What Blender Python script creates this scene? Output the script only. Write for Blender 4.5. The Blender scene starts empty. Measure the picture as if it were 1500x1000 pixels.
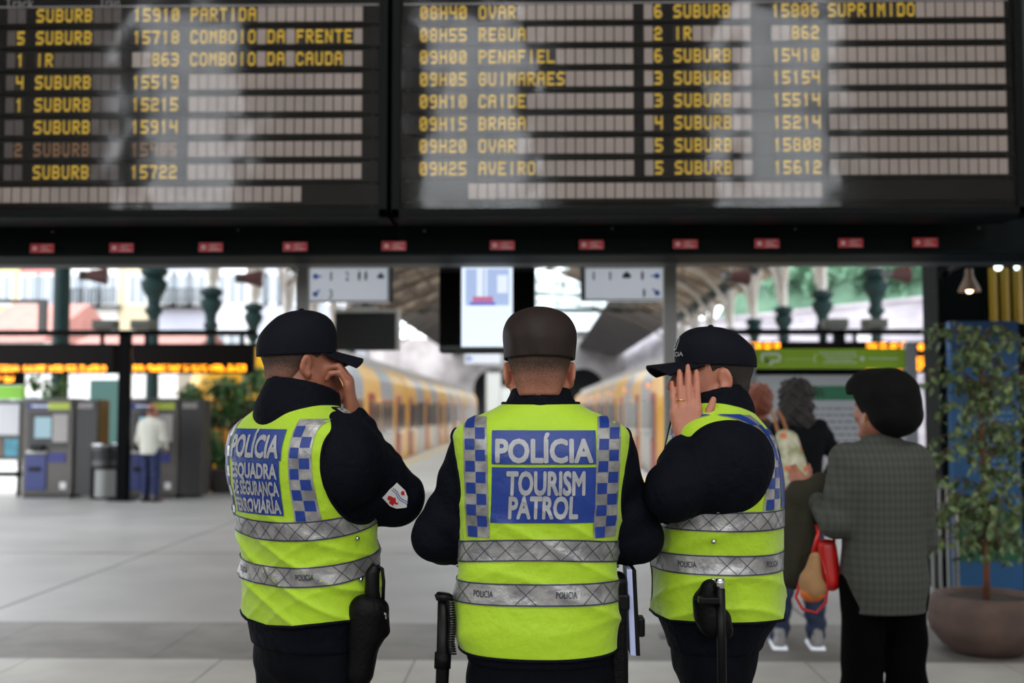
import bpy, math, random
import numpy as np
from mathutils import Vector, Matrix, Euler
PI = math.pi
R = math.radians
sc = bpy.context.scene
COL = sc.collection

# ------------------------------------------------------------------ camera
F = 1667.0
PITCH, YAW, H = R(3.43), R(1.2), 1.55
cam_d = bpy.data.cameras.new('camera')
cam = bpy.data.objects.new('camera', cam_d)
COL.objects.link(cam)
cam_d.sensor_width = 36.0
cam_d.lens = 36.0 * F / 1500.0
cam.location = (0, 0, H)
cam.rotation_euler = (PI / 2 + PITCH, 0, YAW)
cam_d.clip_end = 600
cam_d.dof.use_dof = True
cam_d.dof.focus_distance = 2.78
cam_d.dof.aperture_fstop = 2.5
cam_d.dof.aperture_blades = 0
sc.camera = cam

# ------------------------------------------------------------------ daylight and exposure
w = bpy.data.worlds.new('overcast_sky')
sc.world = w
w.use_nodes = True
bg = w.node_tree.nodes['Background']
bg.inputs[0].default_value = (0.90, 0.95, 1.0, 1)
bg.inputs[1].default_value = 4.8
vs = sc.view_settings
vs.view_transform = 'Standard'
vs.look = 'None'
vs.exposure = 0.0
vs.gamma = 1.0
vs.use_curve_mapping = False


def area(name, loc, rot, sx, sy, power, color=(1, 1, 1)):
    d = bpy.data.lights.new(name, 'AREA')
    d.shape = 'RECTANGLE'
    d.size, d.size_y = sx, sy
    d.energy = power
    d.color = color
    o = bpy.data.objects.new(name, d)
    COL.objects.link(o)
    o.location = loc
    o.rotation_euler = rot
    return o


# daylight through the tall windows of the vestibule (behind the camera)
BACK_WIN = (-6.9, -1.1, 4.7)
WZ0, WZ1, WW = 3.6, 9.4, 2.1
for i, x in enumerate(BACK_WIN):
    area('window_daylight', (x, -8.93, (WZ0 + WZ1) / 2), (PI / 2, 0, 0), WW, WZ1 - WZ0, 235, (0.93, 0.97, 1.0))
for s in (-1, 1):  # added fill lamps along the closed side walls, brighten the hall
    for y in (-5.5, 1.0):
        area('side_fill_light', (s * 10.9, y, 6.5), (PI / 2, 0, -s * PI / 2 + PI), 2.1, 5.8, 110, (0.93, 0.97, 1.0))
# added fill lamp under the closed vestibule ceiling, brightens the boards
area('ceiling_fill_light', (0, -1.5, 10.5), (0, 0, 0), 9.0, 3.0, 430, (0.95, 0.98, 1.0))

_rot = cam.rotation_euler.to_matrix()


def at(px, py, Y):
    """the world point on the plane y = Y that pixel (px, py) of the photograph looks at"""
    d = _rot @ Vector(((px - 750) / F, (500 - py) / F, -1))
    return Vector((0, 0, H)) + d * (Y / d.y)


def ground(px, py, z=0.0):
    d = _rot @ Vector(((px - 750) / F, (500 - py) / F, -1))
    return Vector((0, 0, H)) + d * ((z - H) / d.z)


# ------------------------------------------------------------------ materials
def lin(c):
    return tuple(((v / 255) / 12.92 if v / 255 <= .04045 else ((v / 255 + .055) / 1.055) ** 2.4) for v in c)


_M = {}


def mat(name, rgb, rough=0.6, metal=0.0, var=0.0, vscale=8.0, bump=0.0, bscale=60.0, emit=None, estr=1.0,
        rgb2=None, coat=0.0, sheen=0.0, spec=0.5, stretch=None, sss=0.0, bdist=0.01):
    """rgb are 0-255 display values of the surface colour; var mixes towards rgb2 (or a darker tone) by noise"""
    if name in _M:
        return _M[name]
    m = bpy.data.materials.new(name)
    m.use_nodes = True
    nt = m.node_tree
    b = nt.nodes['Principled BSDF']
    c = lin(rgb)
    b.inputs['Base Color'].default_value = (*c, 1)
    b.inputs['Roughness'].default_value = rough
    b.inputs['Metallic'].default_value = metal
    b.inputs['Specular IOR Level'].default_value = spec
    if coat:
        b.inputs['Coat Weight'].default_value = coat
        b.inputs['Coat Roughness'].default_value = 0.08
    if sheen:
        b.inputs['Sheen Weight'].default_value = sheen
    if sss:
        b.inputs['Subsurface Weight'].default_value = sss
        b.inputs['Subsurface Radius'].default_value = (.012, .005, .003)
        b.inputs['Subsurface Scale'].default_value = 1.0
    tc = nt.nodes.new('ShaderNodeTexCoord')
    src = tc.outputs['Object']
    if stretch:
        mp = nt.nodes.new('ShaderNodeMapping')
        mp.inputs['Scale'].default_value = stretch
        nt.links.new(src, mp.inputs[0])
        src = mp.outputs[0]
    if var:
        n = nt.nodes.new('ShaderNodeTexNoise')
        n.inputs['Scale'].default_value = vscale
        n.inputs['Detail'].default_value = 5
        nt.links.new(src, n.inputs['Vector'])
        mr = nt.nodes.new('ShaderNodeMapRange')
        mr.inputs[1].default_value = .35
        mr.inputs[2].default_value = .65
        mr.inputs[4].default_value = var
        nt.links.new(n.outputs['Fac'], mr.inputs[0])
        mx = nt.nodes.new('ShaderNodeMix')
        mx.data_type = 'RGBA'
        nt.links.new(mr.outputs[0], mx.inputs[0])
        mx.inputs[6].default_value = (*c, 1)
        mx.inputs[7].default_value = (*(lin(rgb2) if rgb2 else tuple(v * .35 for v in c)), 1)
        nt.links.new(mx.outputs[2], b.inputs['Base Color'])
    if bump:
        n2 = nt.nodes.new('ShaderNodeTexNoise')
        n2.inputs['Scale'].default_value = bscale
        n2.inputs['Detail'].default_value = 4
        nt.links.new(src, n2.inputs['Vector'])
        bp = nt.nodes.new('ShaderNodeBump')
        bp.inputs['Strength'].default_value = bump
        bp.inputs['Distance'].default_value = bdist
        nt.links.new(n2.outputs['Fac'], bp.inputs['Height'])
        nt.links.new(bp.outputs[0], b.inputs['Normal'])
    if emit:
        b.inputs['Emission Color'].default_value = (*lin(emit), 1)
        b.inputs['Emission Strength'].default_value = estr
    _M[name] = m
    return m


def glass_mat(name, tint=(255, 255, 255), ior=1.45, rough=0.0, bump=0.0, bscale=2.0):
    if name in _M:
        return _M[name]
    m = bpy.data.materials.new(name)
    m.use_nodes = True
    nt = m.node_tree
    nt.nodes.clear()
    out = nt.nodes.new('ShaderNodeOutputMaterial')
    mx = nt.nodes.new('ShaderNodeMixShader')
    fr = nt.nodes.new('ShaderNodeFresnel')
    fr.inputs[0].default_value = ior
    tr = nt.nodes.new('ShaderNodeBsdfTransparent')
    tr.inputs[0].default_value = (*lin(tint), 1)
    gl = nt.nodes.new('ShaderNodeBsdfGlossy')
    gl.inputs['Roughness'].default_value = rough
    if bump:
        tc = nt.nodes.new('ShaderNodeTexCoord')
        n2 = nt.nodes.new('ShaderNodeTexNoise')
        n2.inputs['Scale'].default_value = bscale
        nt.links.new(tc.outputs['Object'], n2.inputs['Vector'])
        bp = nt.nodes.new('ShaderNodeBump')
        bp.inputs['Strength'].default_value = bump
        bp.inputs['Distance'].default_value = .02
        nt.links.new(n2.outputs['Fac'], bp.inputs['Height'])
        nt.links.new(bp.outputs[0], gl.inputs['Normal'])
    nt.links.new(fr.outputs[0], mx.inputs[0])
    nt.links.new(tr.outputs[0], mx.inputs[1])
    nt.links.new(gl.outputs[0], mx.inputs[2])
    nt.links.new(mx.outputs[0], out.inputs[0])
    _M[name] = m
    return m


# ------------------------------------------------------------------ object helpers
def thing(name, label, cat, loc=(0, 0, 0), rz=0.0, group=None):
    o = bpy.data.objects.new(name, None)
    COL.objects.link(o)
    o.location = loc
    o.rotation_euler = (0, 0, rz)
    o.empty_display_size = .1
    return tag(o, label, cat, group)


def tag(o, label=None, cat=None, group=None, kind=None):
    if label:
        o['label'] = label
    if cat:
        o['category'] = cat
    if group:
        o['group'] = group
    if kind:
        o['kind'] = kind
    return o


def link_mesh(name, me, m, parent=None, smooth=False):
    for k in (m if isinstance(m, (list, tuple)) else [m]):
        me.materials.append(k)
    if smooth:
        me.polygons.foreach_set('use_smooth', [True] * len(me.polygons))
    o = bpy.data.objects.new(name, me)
    COL.objects.link(o)
    if parent is not None:
        o.parent = parent
    return o


class MB:
    """collects shapes and links them as one mesh object"""

    def __init__(s, org=None, rz=0.0):
        s.v, s.f, s.mi = [], [], []
        s.cur = 0
        s.org = Vector(org) if org is not None else Vector((0, 0, 0))

    def add(s, vs, fs):
        n = len(s.v)
        s.v += [tuple(Vector(p) - s.org) for p in vs]
        s.f += [tuple(i + n for i in f) for f in fs]
        s.mi += [s.cur] * len(fs)
        return s

    def box(s, x0, x1, y0, y1, z0, z1, rz=0.0, rx=0.0, ry=0.0):
        c = Vector(((x0 + x1) / 2, (y0 + y1) / 2, (z0 + z1) / 2))
        m = Euler((rx, ry, rz)).to_matrix()
        p = [c + m @ Vector(((x - c.x), (y - c.y), (z - c.z))) for x in (x0, x1) for y in (y0, y1) for z in (z0, z1)]
        return s.add(p, [(0, 1, 3, 2), (4, 6, 7, 5), (0, 4, 5, 1), (2, 3, 7, 6), (0, 2, 6, 4), (1, 5, 7, 3)])

    def cyl(s, a, b, r, r2=None, n=14, cap=True):
        a, b = Vector(a), Vector(b)
        r2 = r if r2 is None else r2
        d = (b - a).normalized()
        u = d.orthogonal().normalized()
        v = d.cross(u)
        P = []
        for c, q in ((a, r), (b, r2)):
            P += [c + (u * math.cos(2 * PI * i / n) + v * math.sin(2 * PI * i / n)) * q for i in range(n)]
        fs = [(i, (i + 1) % n, n + (i + 1) % n, n + i) for i in range(n)]
        if cap:
            fs += [tuple(range(n))[::-1], tuple(range(n, 2 * n))]
        return s.add(P, fs)

    def lathe(s, c, prof, n=20, sx=1.0, sy=1.0):
        P, fs = [], []
        for r, z in prof:
            P += [(c[0] + r * sx * math.cos(2 * PI * i / n), c[1] + r * sy * math.sin(2 * PI * i / n), c[2] + z) for i in range(n)]
        for k in range(len(prof) - 1):
            fs += [(k * n + i, k * n + (i + 1) % n, (k + 1) * n + (i + 1) % n, (k + 1) * n + i) for i in range(n)]
        fs += [tuple(range(n))[::-1], tuple(range((len(prof) - 1) * n, len(prof) * n))]
        return s.add(P, fs)

    def tube(s, pts, r, n=8, closed=False):
        pts = [Vector(p) for p in pts]
        P, fs = [], []
        k = len(pts)
        prev = None
        for i, p in enumerate(pts):
            if closed:
                d = (pts[(i + 1) % k] - pts[i - 1]).normalized()
            else:
                d = (pts[min(i + 1, k - 1)] - pts[max(i - 1, 0)]).normalized()
            u = d.orthogonal() if prev is None else prev - d * prev.dot(d)
            u = u.normalized() if u.length > 1e-6 else d.orthogonal().normalized()
            prev = u
            v = d.cross(u)
            rr = r[i] if isinstance(r, (list, tuple)) else r
            P += [p + (u * math.cos(2 * PI * j / n) + v * math.sin(2 * PI * j / n)) * rr for j in range(n)]
        m = k if closed else k - 1
        for i in range(m):
            a, b = i * n, ((i + 1) % k) * n
            fs += [(a + j, a + (j + 1) % n, b + (j + 1) % n, b + j) for j in range(n)]
        if not closed:
            fs += [tuple(range(n))[::-1], tuple(range((k - 1) * n, k * n))]
        return s.add(P, fs)

    def ball(s, c, r, n=12, m=8):
        r = (r, r, r) if not isinstance(r, (tuple, list)) else r
        P = [(c[0], c[1], c[2] + r[2])]
        for i in range(1, m):
            t = PI * i / m
            P += [(c[0] + r[0] * math.sin(t) * math.cos(2 * PI * j / n), c[1] + r[1] * math.sin(t) * math.sin(2 * PI * j / n), c[2] + r[2] * math.cos(t)) for j in range(n)]
        P.append((c[0], c[1], c[2] - r[2]))
        fs = [(0, 1 + j, 1 + (j + 1) % n) for j in range(n)]
        for i in range(m - 2):
            a, b = 1 + i * n, 1 + (i + 1) * n
            fs += [(a + j, b + j, b + (j + 1) % n, a + (j + 1) % n) for j in range(n)]
        a = 1 + (m - 2) * n
        fs += [(a + j, len(P) - 1, a + (j + 1) % n) for j in range(n)]
        return s.add(P, fs)

    def quad(s, a, b, c, d):
        return s.add([a, b, c, d], [(0, 1, 2, 3)])

    def rect(s, x0, x1, z0, z1, y):
        """an upright rectangle facing -Y"""
        return s.add([(x0, y, z0), (x1, y, z0), (x1, y, z1), (x0, y, z1)], [(0, 1, 2, 3)])

    def build(s, name, m, parent=None, smooth=False, bev=0.0, kind=None):
        me = bpy.data.meshes.new(name)
        me.from_pydata(s.v, [], s.f)
        o = link_mesh(name, me, m, parent, smooth)
        if any(s.mi):
            me.polygons.foreach_set('material_index', s.mi)
        if bev:
            b = o.modifiers.new('bevel', 'BEVEL')
            b.width = bev
            b.segments = 2
            b.limit_method = 'ANGLE'
        if kind:
            o['kind'] = kind
        return o


def structure(o):
    o['kind'] = 'structure'
    return o


def copy_tree(o, parent=None):
    c = o.copy()
    COL.objects.link(c)
    c.parent = parent
    for ch in list(o.children):
        copy_tree(ch, c)
    return c


_cap = {}


def text_mesh(body, bold=0.0):
    """filled lettering in the XY plane as (verts Nx2, faces), cap height scaled to 1, x starting at 0"""
    def ev(t):
        cu = bpy.data.curves.new('t', 'FONT')
        cu.body = t
        cu.size = 1.0
        cu.offset = 0.0
        cu.resolution_u = 3
        ob = bpy.data.objects.new('t', cu)
        COL.objects.link(ob)
        dg = bpy.context.evaluated_depsgraph_get()
        dg.update()
        me = bpy.data.meshes.new_from_object(ob.evaluated_get(dg))
        V = np.array([(v.co.x, v.co.y) for v in me.vertices]).reshape(-1, 2)
        Fc = [tuple(p.vertices) for p in me.polygons]
        bpy.data.objects.remove(ob)
        bpy.data.meshes.remove(me)
        bpy.data.curves.remove(cu)
        return V, Fc
    if bold not in _cap:
        V, _ = ev('I')
        _cap[bold] = (V[:, 1].min(), V[:, 1].max())
    lo, hi = _cap[bold]
    V, Fc = ev(body)
    V = V.copy()
    V[:, 0] -= V[:, 0].min()
    V[:, 1] = (V[:, 1] - lo) / (hi - lo)
    V[:, 0] /= (hi - lo)
    if bold:      # heavier strokes: shifted copies of the same outlines
        n, V0, F0 = len(V), V, list(Fc)
        vs_, Fc = [V0], list(F0)
        for k in range(8):
            vs_.append(V0 + np.array((math.cos(k * PI / 4), math.sin(k * PI / 4))) * bold * 1.15)
            Fc += [tuple(i + (k + 1) * n for i in f) for f in F0]
        V = np.concatenate(vs_)
        V[:, 0] -= V[:, 0].min()
    return V, Fc


def flat_text(mb, body, x0, x1, z0, z1, y, bold=0.0, keep=False):
    """flat print facing -Y inside the given box (cap height z0..z1)"""
    V, Fc = text_mesh(body, bold)
    wd = V[:, 0].max()
    sx = (x1 - x0) / wd if not keep else (z1 - z0)
    P = [(x0 + v[0] * sx, y, z0 + v[1] * (z1 - z0)) for v in V]
    mb.add(P, Fc)


FONT = {
 'A': '0E 11 11 1F 11 11 11', 'B': '1E 11 11 1E 11 11 1E', 'C': '0E 11 10 10 10 11 0E', 'D': '1E 11 11 11 11 11 1E',
 'E': '1F 10 10 1E 10 10 1F', 'F': '1F 10 10 1E 10 10 10', 'G': '0E 11 10 17 11 11 0E', 'H': '11 11 11 1F 11 11 11',
 'I': '04 04 04 04 04 04 04', 'L': '10 10 10 10 10 10 1F', 'M': '11 1B 15 15 11 11 11', 'N': '11 19 19 15 13 13 11',
 'O': '0E 11 11 11 11 11 0E', 'P': '1E 11 11 1E 10 10 10', 'R': '1E 11 11 1E 14 12 11', 'S': '0F 10 10 0E 01 01 1E',
 'T': '1F 04 04 04 04 04 04', 'U': '11 11 11 11 11 11 0E', 'V': '11 11 11 11 0A 0A 04', '0': '0E 11 13 15 19 11 0E',
 '1': '04 0C 04 04 04 04 04', '2': '0E 11 01 0E 10 10 1F', '3': '1E 01 01 0E 01 01 1E', '4': '11 11 11 1F 01 01 01',
 '5': '1F 10 10 1E 01 01 1E', '6': '0E 10 10 1E 11 11 0E', '7': '1F 01 02 02 04 04 04', '8': '0E 11 11 0E 11 11 0E',
 '9': '0E 11 11 0F 01 01 0E'}


def flap_char(mb, ch, x0, x1, z0, z1, y):
    rows = [int(v, 16) for v in FONT[ch].split()]
    dx, dz = (x1 - x0) / 5, (z1 - z0) / 7
    t = .40
    for r, bits in enumerate(rows):
        c = 0
        while c < 5:
            if bits >> (4 - c) & 1:
                e = c
                while e < 5 and bits >> (4 - e) & 1:
                    e += 1
                zt = z1 - r * dz
                mb.rect(x0 + (c - t * .4) * dx, x0 + (e + t * .4) * dx, zt - dz * 1.14, zt + dz * .14, y)
                c = e
            else:
                c += 1
# ------------------------------------------------------------------ distance fields for bodies and clothes
class Field:
    def __init__(s, lo, hi, h):
        s.lo = np.array(lo, float)
        s.h = h
        s.n = np.ceil((np.array(hi) - s.lo) / h).astype(int) + 1
        s.d = np.full(s.n, .06, np.float32)

    def reg(s, lo, hi):
        i0 = np.clip(np.floor((np.array(lo) - s.lo) / s.h).astype(int), 0, s.n - 1)
        i1 = np.clip(np.ceil((np.array(hi) - s.lo) / s.h).astype(int) + 1, 1, s.n)
        if (i1 <= i0).any():
            return None
        sl = tuple(slice(a, b) for a, b in zip(i0, i1))
        X, Y, Z = np.meshgrid(*[(s.lo[k] + np.arange(i0[k], i1[k]) * s.h).astype(np.float32) for k in range(3)], indexing='ij')
        return sl, X, Y, Z

    def put(s, sl, d, k, op):
        a = s.d[sl]
        if op == 'u':
            if k > 0:
                hh = np.clip(.5 + .5 * (d - a) / k, 0, 1)
                s.d[sl] = d * (1 - hh) + a * hh - k * hh * (1 - hh)
            else:
                s.d[sl] = np.minimum(a, d)
        else:
            d = -d
            if k > 0:
                hh = np.clip(.5 - .5 * (d - a) / k, 0, 1)
                s.d[sl] = d * (1 - hh) + a * hh + k * hh * (1 - hh)
            else:
                s.d[sl] = np.maximum(a, d)

    def rc(s, a, b, ra, rb=None, k=.01, op='u', wr=0.0, wf=60.0, ph=0.0):
        """capsule with two radii; wr/wf add cloth creases running round it"""
        rb = ra if rb is None else rb
        a, b = np.array(a, float), np.array(b, float)
        m = max(ra, rb) + k + 3 * s.h
        q = s.reg(np.minimum(a, b) - m, np.maximum(a, b) + m)
        if q is None:
            return
        sl, X, Y, Z = q
        ba = b - a
        L2 = max(float(ba @ ba), 1e-9)
        px, py, pz = X - a[0], Y - a[1], Z - a[2]
        t = np.clip((px * ba[0] + py * ba[1] + pz * ba[2]) / L2, 0, 1)
        d = np.sqrt((px - t * ba[0]) ** 2 + (py - t * ba[1]) ** 2 + (pz - t * ba[2]) ** 2) - (ra + (rb - ra) * t)
        if wr:
            L = math.sqrt(L2)
            d += wr * (np.sin(t * L * wf + 25 * X + 18 * Y + ph) + .6 * np.sin(t * L * wf * 1.7 - 30 * X + 14 * Z + 1.3 * ph))
        s.put(sl, d, k, op)

    def ell(s, c, r, rot=None, k=.01, op='u'):
        c = np.array(c, float)
        m = max(r) + k + 3 * s.h
        q = s.reg(c - m, c + m)
        if q is None:
            return
        sl, X, Y, Z = q
        p = np.stack([X - c[0], Y - c[1], Z - c[2]], -1)
        if rot is not None:
            p = p @ np.array(rot, dtype=np.float32)      # world -> local (R^T p)
        r = np.array(r, np.float32)
        k0 = np.sqrt(((p / r) ** 2).sum(-1))
        k1 = np.sqrt(((p / r ** 2) ** 2).sum(-1)) + 1e-6
        s.put(sl, k0 * (k0 - 1) / k1, k, op)

    def loft(s, T, inset, z0, z1, k=.01, op='u', round_=.01):
        mx = float(max(T.hw.max(), T.hd.max())) + .03
        q = s.reg((-mx - .05, -mx - .05, z0 - .03), (mx + .05, mx + .05, z1 + .03))
        sl, X, Y, Z = q
        zc = np.clip(Z[0, 0], T.z[0], T.z[-1])
        hw = np.interp(zc, T.z, T.hw) - inset
        hd = np.interp(zc, T.z, T.hd) - inset
        xo, yo, n = (np.interp(zc, T.z, a) for a in (T.xo, T.yo, T.n))
        x, y = np.abs(X - xo), np.abs(Y - yo)
        rr = ((x / hw) ** n + (y / hd) ** n) ** (1 / n)
        d = (rr - 1) * np.minimum(hw, hd) * .95
        d = np.maximum(d, np.maximum(z0 - Z, Z - z1))
        s.put(sl, d.astype(np.float32), k, op)

    def mesh(s, name, smooth=2, keep=1):
        d = s.d
        S = d < 0
        nx, ny, nz = S.shape
        c = np.zeros((nx - 1, ny - 1, nz - 1), np.uint8)
        for i in (0, 1):
            for j in (0, 1):
                for k in (0, 1):
                    c += S[i:nx - 1 + i, j:ny - 1 + j, k:nz - 1 + k]
        idx = np.argwhere((c > 0) & (c < 8))
        vid = np.full(c.shape, -1, np.int32)
        vid[idx[:, 0], idx[:, 1], idx[:, 2]] = np.arange(len(idx))
        cor = [(i, j, k) for i in (0, 1) for j in (0, 1) for k in (0, 1)]
        val = np.stack([d[idx[:, 0] + i, idx[:, 1] + j, idx[:, 2] + k] for i, j, k in cor], 1)
        acc = np.zeros((len(idx), 3))
        cnt = np.zeros(len(idx))
        for a in range(8):
            for b in range(a + 1, 8):
                ca, cb = np.array(cor[a]), np.array(cor[b])
                if abs(ca - cb).sum() != 1:
                    continue
                va, vb = val[:, a], val[:, b]
                m = (va < 0) != (vb < 0)
                t = va[m] / (va[m] - vb[m])
                acc[m] += ca + t[:, None] * (cb - ca)
                cnt[m] += 1
        V = s.lo + (idx + acc / cnt[:, None]) * s.h
        Q = []
        for ax in range(3):
            sh = [slice(0, n) for n in S.shape]
            s0, s1 = list(sh), list(sh)
            s0[ax] = slice(0, S.shape[ax] - 1)
            s1[ax] = slice(1, S.shape[ax])
            A, B = S[tuple(s0)], S[tuple(s1)]
            e = np.argwhere(A != B)
            o1, o2 = [(1, 2), (2, 0), (0, 1)][ax]
            ok = (e[:, o1] > 0) & (e[:, o2] > 0) & (e[:, o1] < S.shape[o1] - 1) & (e[:, o2] < S.shape[o2] - 1)
            e = e[ok]
            fl = A[e[:, 0], e[:, 1], e[:, 2]]
            qs = []
            for du, dv in ((0, 0), (-1, 0), (-1, -1), (0, -1)):
                g = e.copy()
                g[:, o1] += du
                g[:, o2] += dv
                qs.append(vid[g[:, 0], g[:, 1], g[:, 2]])
            qs = np.stack(qs, 1)
            qs[~fl] = qs[~fl][:, ::-1]
            Q.append(qs)
        Q = np.concatenate(Q)
        Q = Q[(Q >= 0).all(1)]
        # light Laplacian smoothing
        E = np.concatenate([Q[:, [0, 1]], Q[:, [1, 2]], Q[:, [2, 3]], Q[:, [3, 0]]])
        for _ in range(smooth):
            sm = np.zeros_like(V)
            ct = np.zeros(len(V))
            for k in range(3):
                sm[:, k] = np.bincount(E[:, 0], V[E[:, 1], k], len(V)) + np.bincount(E[:, 1], V[E[:, 0], k], len(V))
            ct = np.bincount(E[:, 0], minlength=len(V)) + np.bincount(E[:, 1], minlength=len(V))
            V = V * .45 + .55 * sm / np.maximum(ct, 1)[:, None]
        if keep:      # keep only the largest connected piece
            lab = np.arange(len(V))
            while True:
                n2 = lab.copy()
                np.minimum.at(n2, E[:, 0], lab[E[:, 1]])
                np.minimum.at(n2, E[:, 1], lab[E[:, 0]])
                n2 = n2[n2]
                if (n2 == lab).all():
                    break
                lab = n2
            big = np.bincount(lab).argmax()
            kv = lab == big
            if not kv.all():
                mp = np.cumsum(kv) - 1
                Q = mp[Q[kv[Q[:, 0]]]]
                V = V[kv]
        me = bpy.data.meshes.new(name)
        me.vertices.add(len(V))
        me.vertices.foreach_set('co', V.astype(np.float32).ravel())
        me.loops.add(len(Q) * 4)
        me.loops.foreach_set('vertex_index', Q.astype(np.int32).ravel())
        me.polygons.add(len(Q))
        me.polygons.foreach_set('loop_start', np.arange(0, len(Q) * 4, 4, dtype=np.int32))
        me.polygons.foreach_set('use_smooth', np.ones(len(Q), bool))
        me.update(calc_edges=True)
        return me


class Torso:
    """stacked superellipse rings (z, half width, half depth, x offset, y offset, exponent)"""

    def __init__(s, rings, seed=0.0, fold=.004):
        r = np.array(sorted(rings), float)
        s.z = np.linspace(r[0, 0], r[-1, 0], 240)
        cols = []
        for k in range(1, 6):
            a = np.interp(s.z, r[:, 0], r[:, k])
            p = np.pad(a, 6, mode='reflect', reflect_type='odd')
            cols.append(np.convolve(p, np.ones(13) / 13, 'valid'))
        s.hw, s.hd, s.xo, s.yo, s.n = cols
        s.seed, s.fold = seed, fold
        th = np.linspace(0, 2 * PI, 721) - PI / 2
        s.th = th
        s.S = []
        for i in range(len(s.z)):
            x = s.hw[i] * np.sign(np.cos(th)) * np.abs(np.cos(th)) ** (2 / s.n[i])
            y = s.hd[i] * np.sign(np.sin(th)) * np.abs(np.sin(th)) ** (2 / s.n[i])
            L = np.concatenate([[0], np.cumsum(np.hypot(np.diff(x), np.diff(y)))])
            s.S.append(L)
        s.S = np.array(s.S)
        s.L = s.S[:, -1]

    def disp(s, x, y, z):
        q = s.seed
        m = np.clip((1.42 - z) / .25, .15, 1.0)
        a = np.sin(9 * x + 5 * y + 24 * z + 2.2 * np.sin(9 * z + 6 * x + q) + q)
        b = np.sin(-15 * x + 12 * y + 33 * z + 2.4 * np.sin(8 * x - 7 * z + 2 * q) + 2 * q)
        c = np.sin(26 * x - 20 * y + 13 * z + 1.5 * np.sin(21 * z) + 3 * q)
        rg = lambda v: (1 - np.abs(v)) ** 2 * 1.6 - .5
        lim = np.clip((z - s.z[0]) / .03, 0, 1)
        return s.fold * m * (rg(a) + .35 * rg(b) + .35 * c) * (.5 + .5 * lim)

    def theta_of_s(s, sa, z):
        fi = np.clip((z - s.z[0]) / (s.z[-1] - s.z[0]) * (len(s.z) - 1), 0, len(s.z) - 1)
        i = np.round(fi).astype(int)
        out = np.empty_like(sa)
        for u in np.unique(i):
            m = i == u
            out[m] = np.interp(np.mod(sa[m], s.L[u]), s.S[u], s.th)
        return out

    def P(s, th, z, off=0.0, disp=True):
        g = lambda a: np.interp(z, s.z, a)
        hw, hd, xo, yo, n = g(s.hw), g(s.hd), g(s.xo), g(s.yo), g(s.n)
        c, sn = np.cos(th), np.sin(th)
        x = hw * np.sign(c) * np.abs(c) ** (2 / n)
        y = hd * np.sign(sn) * np.abs(sn) ** (2 / n)
        nx = np.sign(x) * (np.abs(x) / hw) ** (n - 1) / hw
        ny = np.sign(y) * (np.abs(y) / hd) ** (n - 1) / hd
        ln = np.hypot(nx, ny) + 1e-9
        nx, ny = nx / ln, ny / ln
        dhw = (np.interp(z + .006, s.z, s.hw) - np.interp(z - .006, s.z, s.hw)) / .012
        dhd = (np.interp(z + .006, s.z, s.hd) - np.interp(z - .006, s.z, s.hd)) / .012
        nz = -np.clip(dhw * nx * nx + dhd * ny * ny, -6, 6)
        ln = np.sqrt(1 + nz * nz)
        o = off + (s.disp(x, y, z) if disp else 0)
        return np.stack([x + xo + nx / ln * o, y + yo + ny / ln * o, z + nz / ln * o], -1)

    def fromS(s, sa, z, off=0.0):
        sa, z = np.asarray(sa, float), np.asarray(z, float)
        return s.P(s.theta_of_s(sa, z), z, off)

    def fromX(s, x, z, side=-1, off=0.0):
        x, z = np.asarray(x, float), np.asarray(z, float)
        g = lambda a: np.interp(z, s.z, a)
        hw, n = g(s.hw), g(s.n)
        r = np.clip(np.abs(x - g(s.xo)) / hw, 0, .999)
        c = r ** (n / 2)
        th = np.arctan2(side * np.sqrt(1 - c * c), np.sign(x - g(s.xo)) * c)
        return s.P(th, z, off)


def refine(V, Fc, L):
    """split long edges of flat lettering so that it follows the cloth"""
    import bmesh
    bm = bmesh.new()
    vs = [bm.verts.new((v[0], v[1], 0)) for v in V]
    for f in Fc:
        try:
            bm.faces.new([vs[i] for i in f])
        except ValueError:
            pass
    bmesh.ops.triangulate(bm, faces=bm.faces[:])
    for _ in range(3):
        e = [x for x in bm.edges if x.calc_length() > L]
        if not e:
            break
        bmesh.ops.subdivide_edges(bm, edges=e, cuts=1)
        bmesh.ops.triangulate(bm, faces=bm.faces[:])
    bm.verts.index_update()
    V2 = np.array([(v.co.x, v.co.y) for v in bm.verts])
    F2 = [tuple(v.index for v in f.verts) for f in bm.faces]
    bm.free()
    return V2, F2


def patch(mb, T, s0, s1, z0, z1, off, zf=None, step=.009, xmap=None, side=-1, hole=None):
    ns, nz = max(2, int(abs(s1 - s0) / step) + 1), max(2, int(abs(z1 - z0) / step) + 1)
    Sg, Zg = np.meshgrid(np.linspace(s0, s1, ns), np.linspace(z0, z1, nz), indexing='ij')
    Sg, Zg = Sg.ravel(), Zg.ravel()
    if xmap is not None:
        P = T.fromX(xmap(Sg, Zg), Zg, side, off)
    else:
        P = T.fromS(Sg, Zg + (zf(Sg) if zf is not None else 0), off)
    fs = [(i * nz + j, (i + 1) * nz + j, (i + 1) * nz + j + 1, i * nz + j + 1) for i in range(ns - 1) for j in range(nz - 1)]
    if hole is not None:
        yc, zc, a, b, lean = hole
        f = np.abs((P[:, 1] - yc - lean * (P[:, 2] - zc)) / a) ** 2.2 + np.abs((P[:, 2] - zc) / b) ** 2.2
        ins = (f < 1) & (np.abs(P[:, 0]) > .5 * np.interp(P[:, 2], T.z, T.hw))
        fs = [q for q in fs if sum(ins[i] for i in q) < 2]
    mb.add([tuple(p) for p in P], fs)


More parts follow.
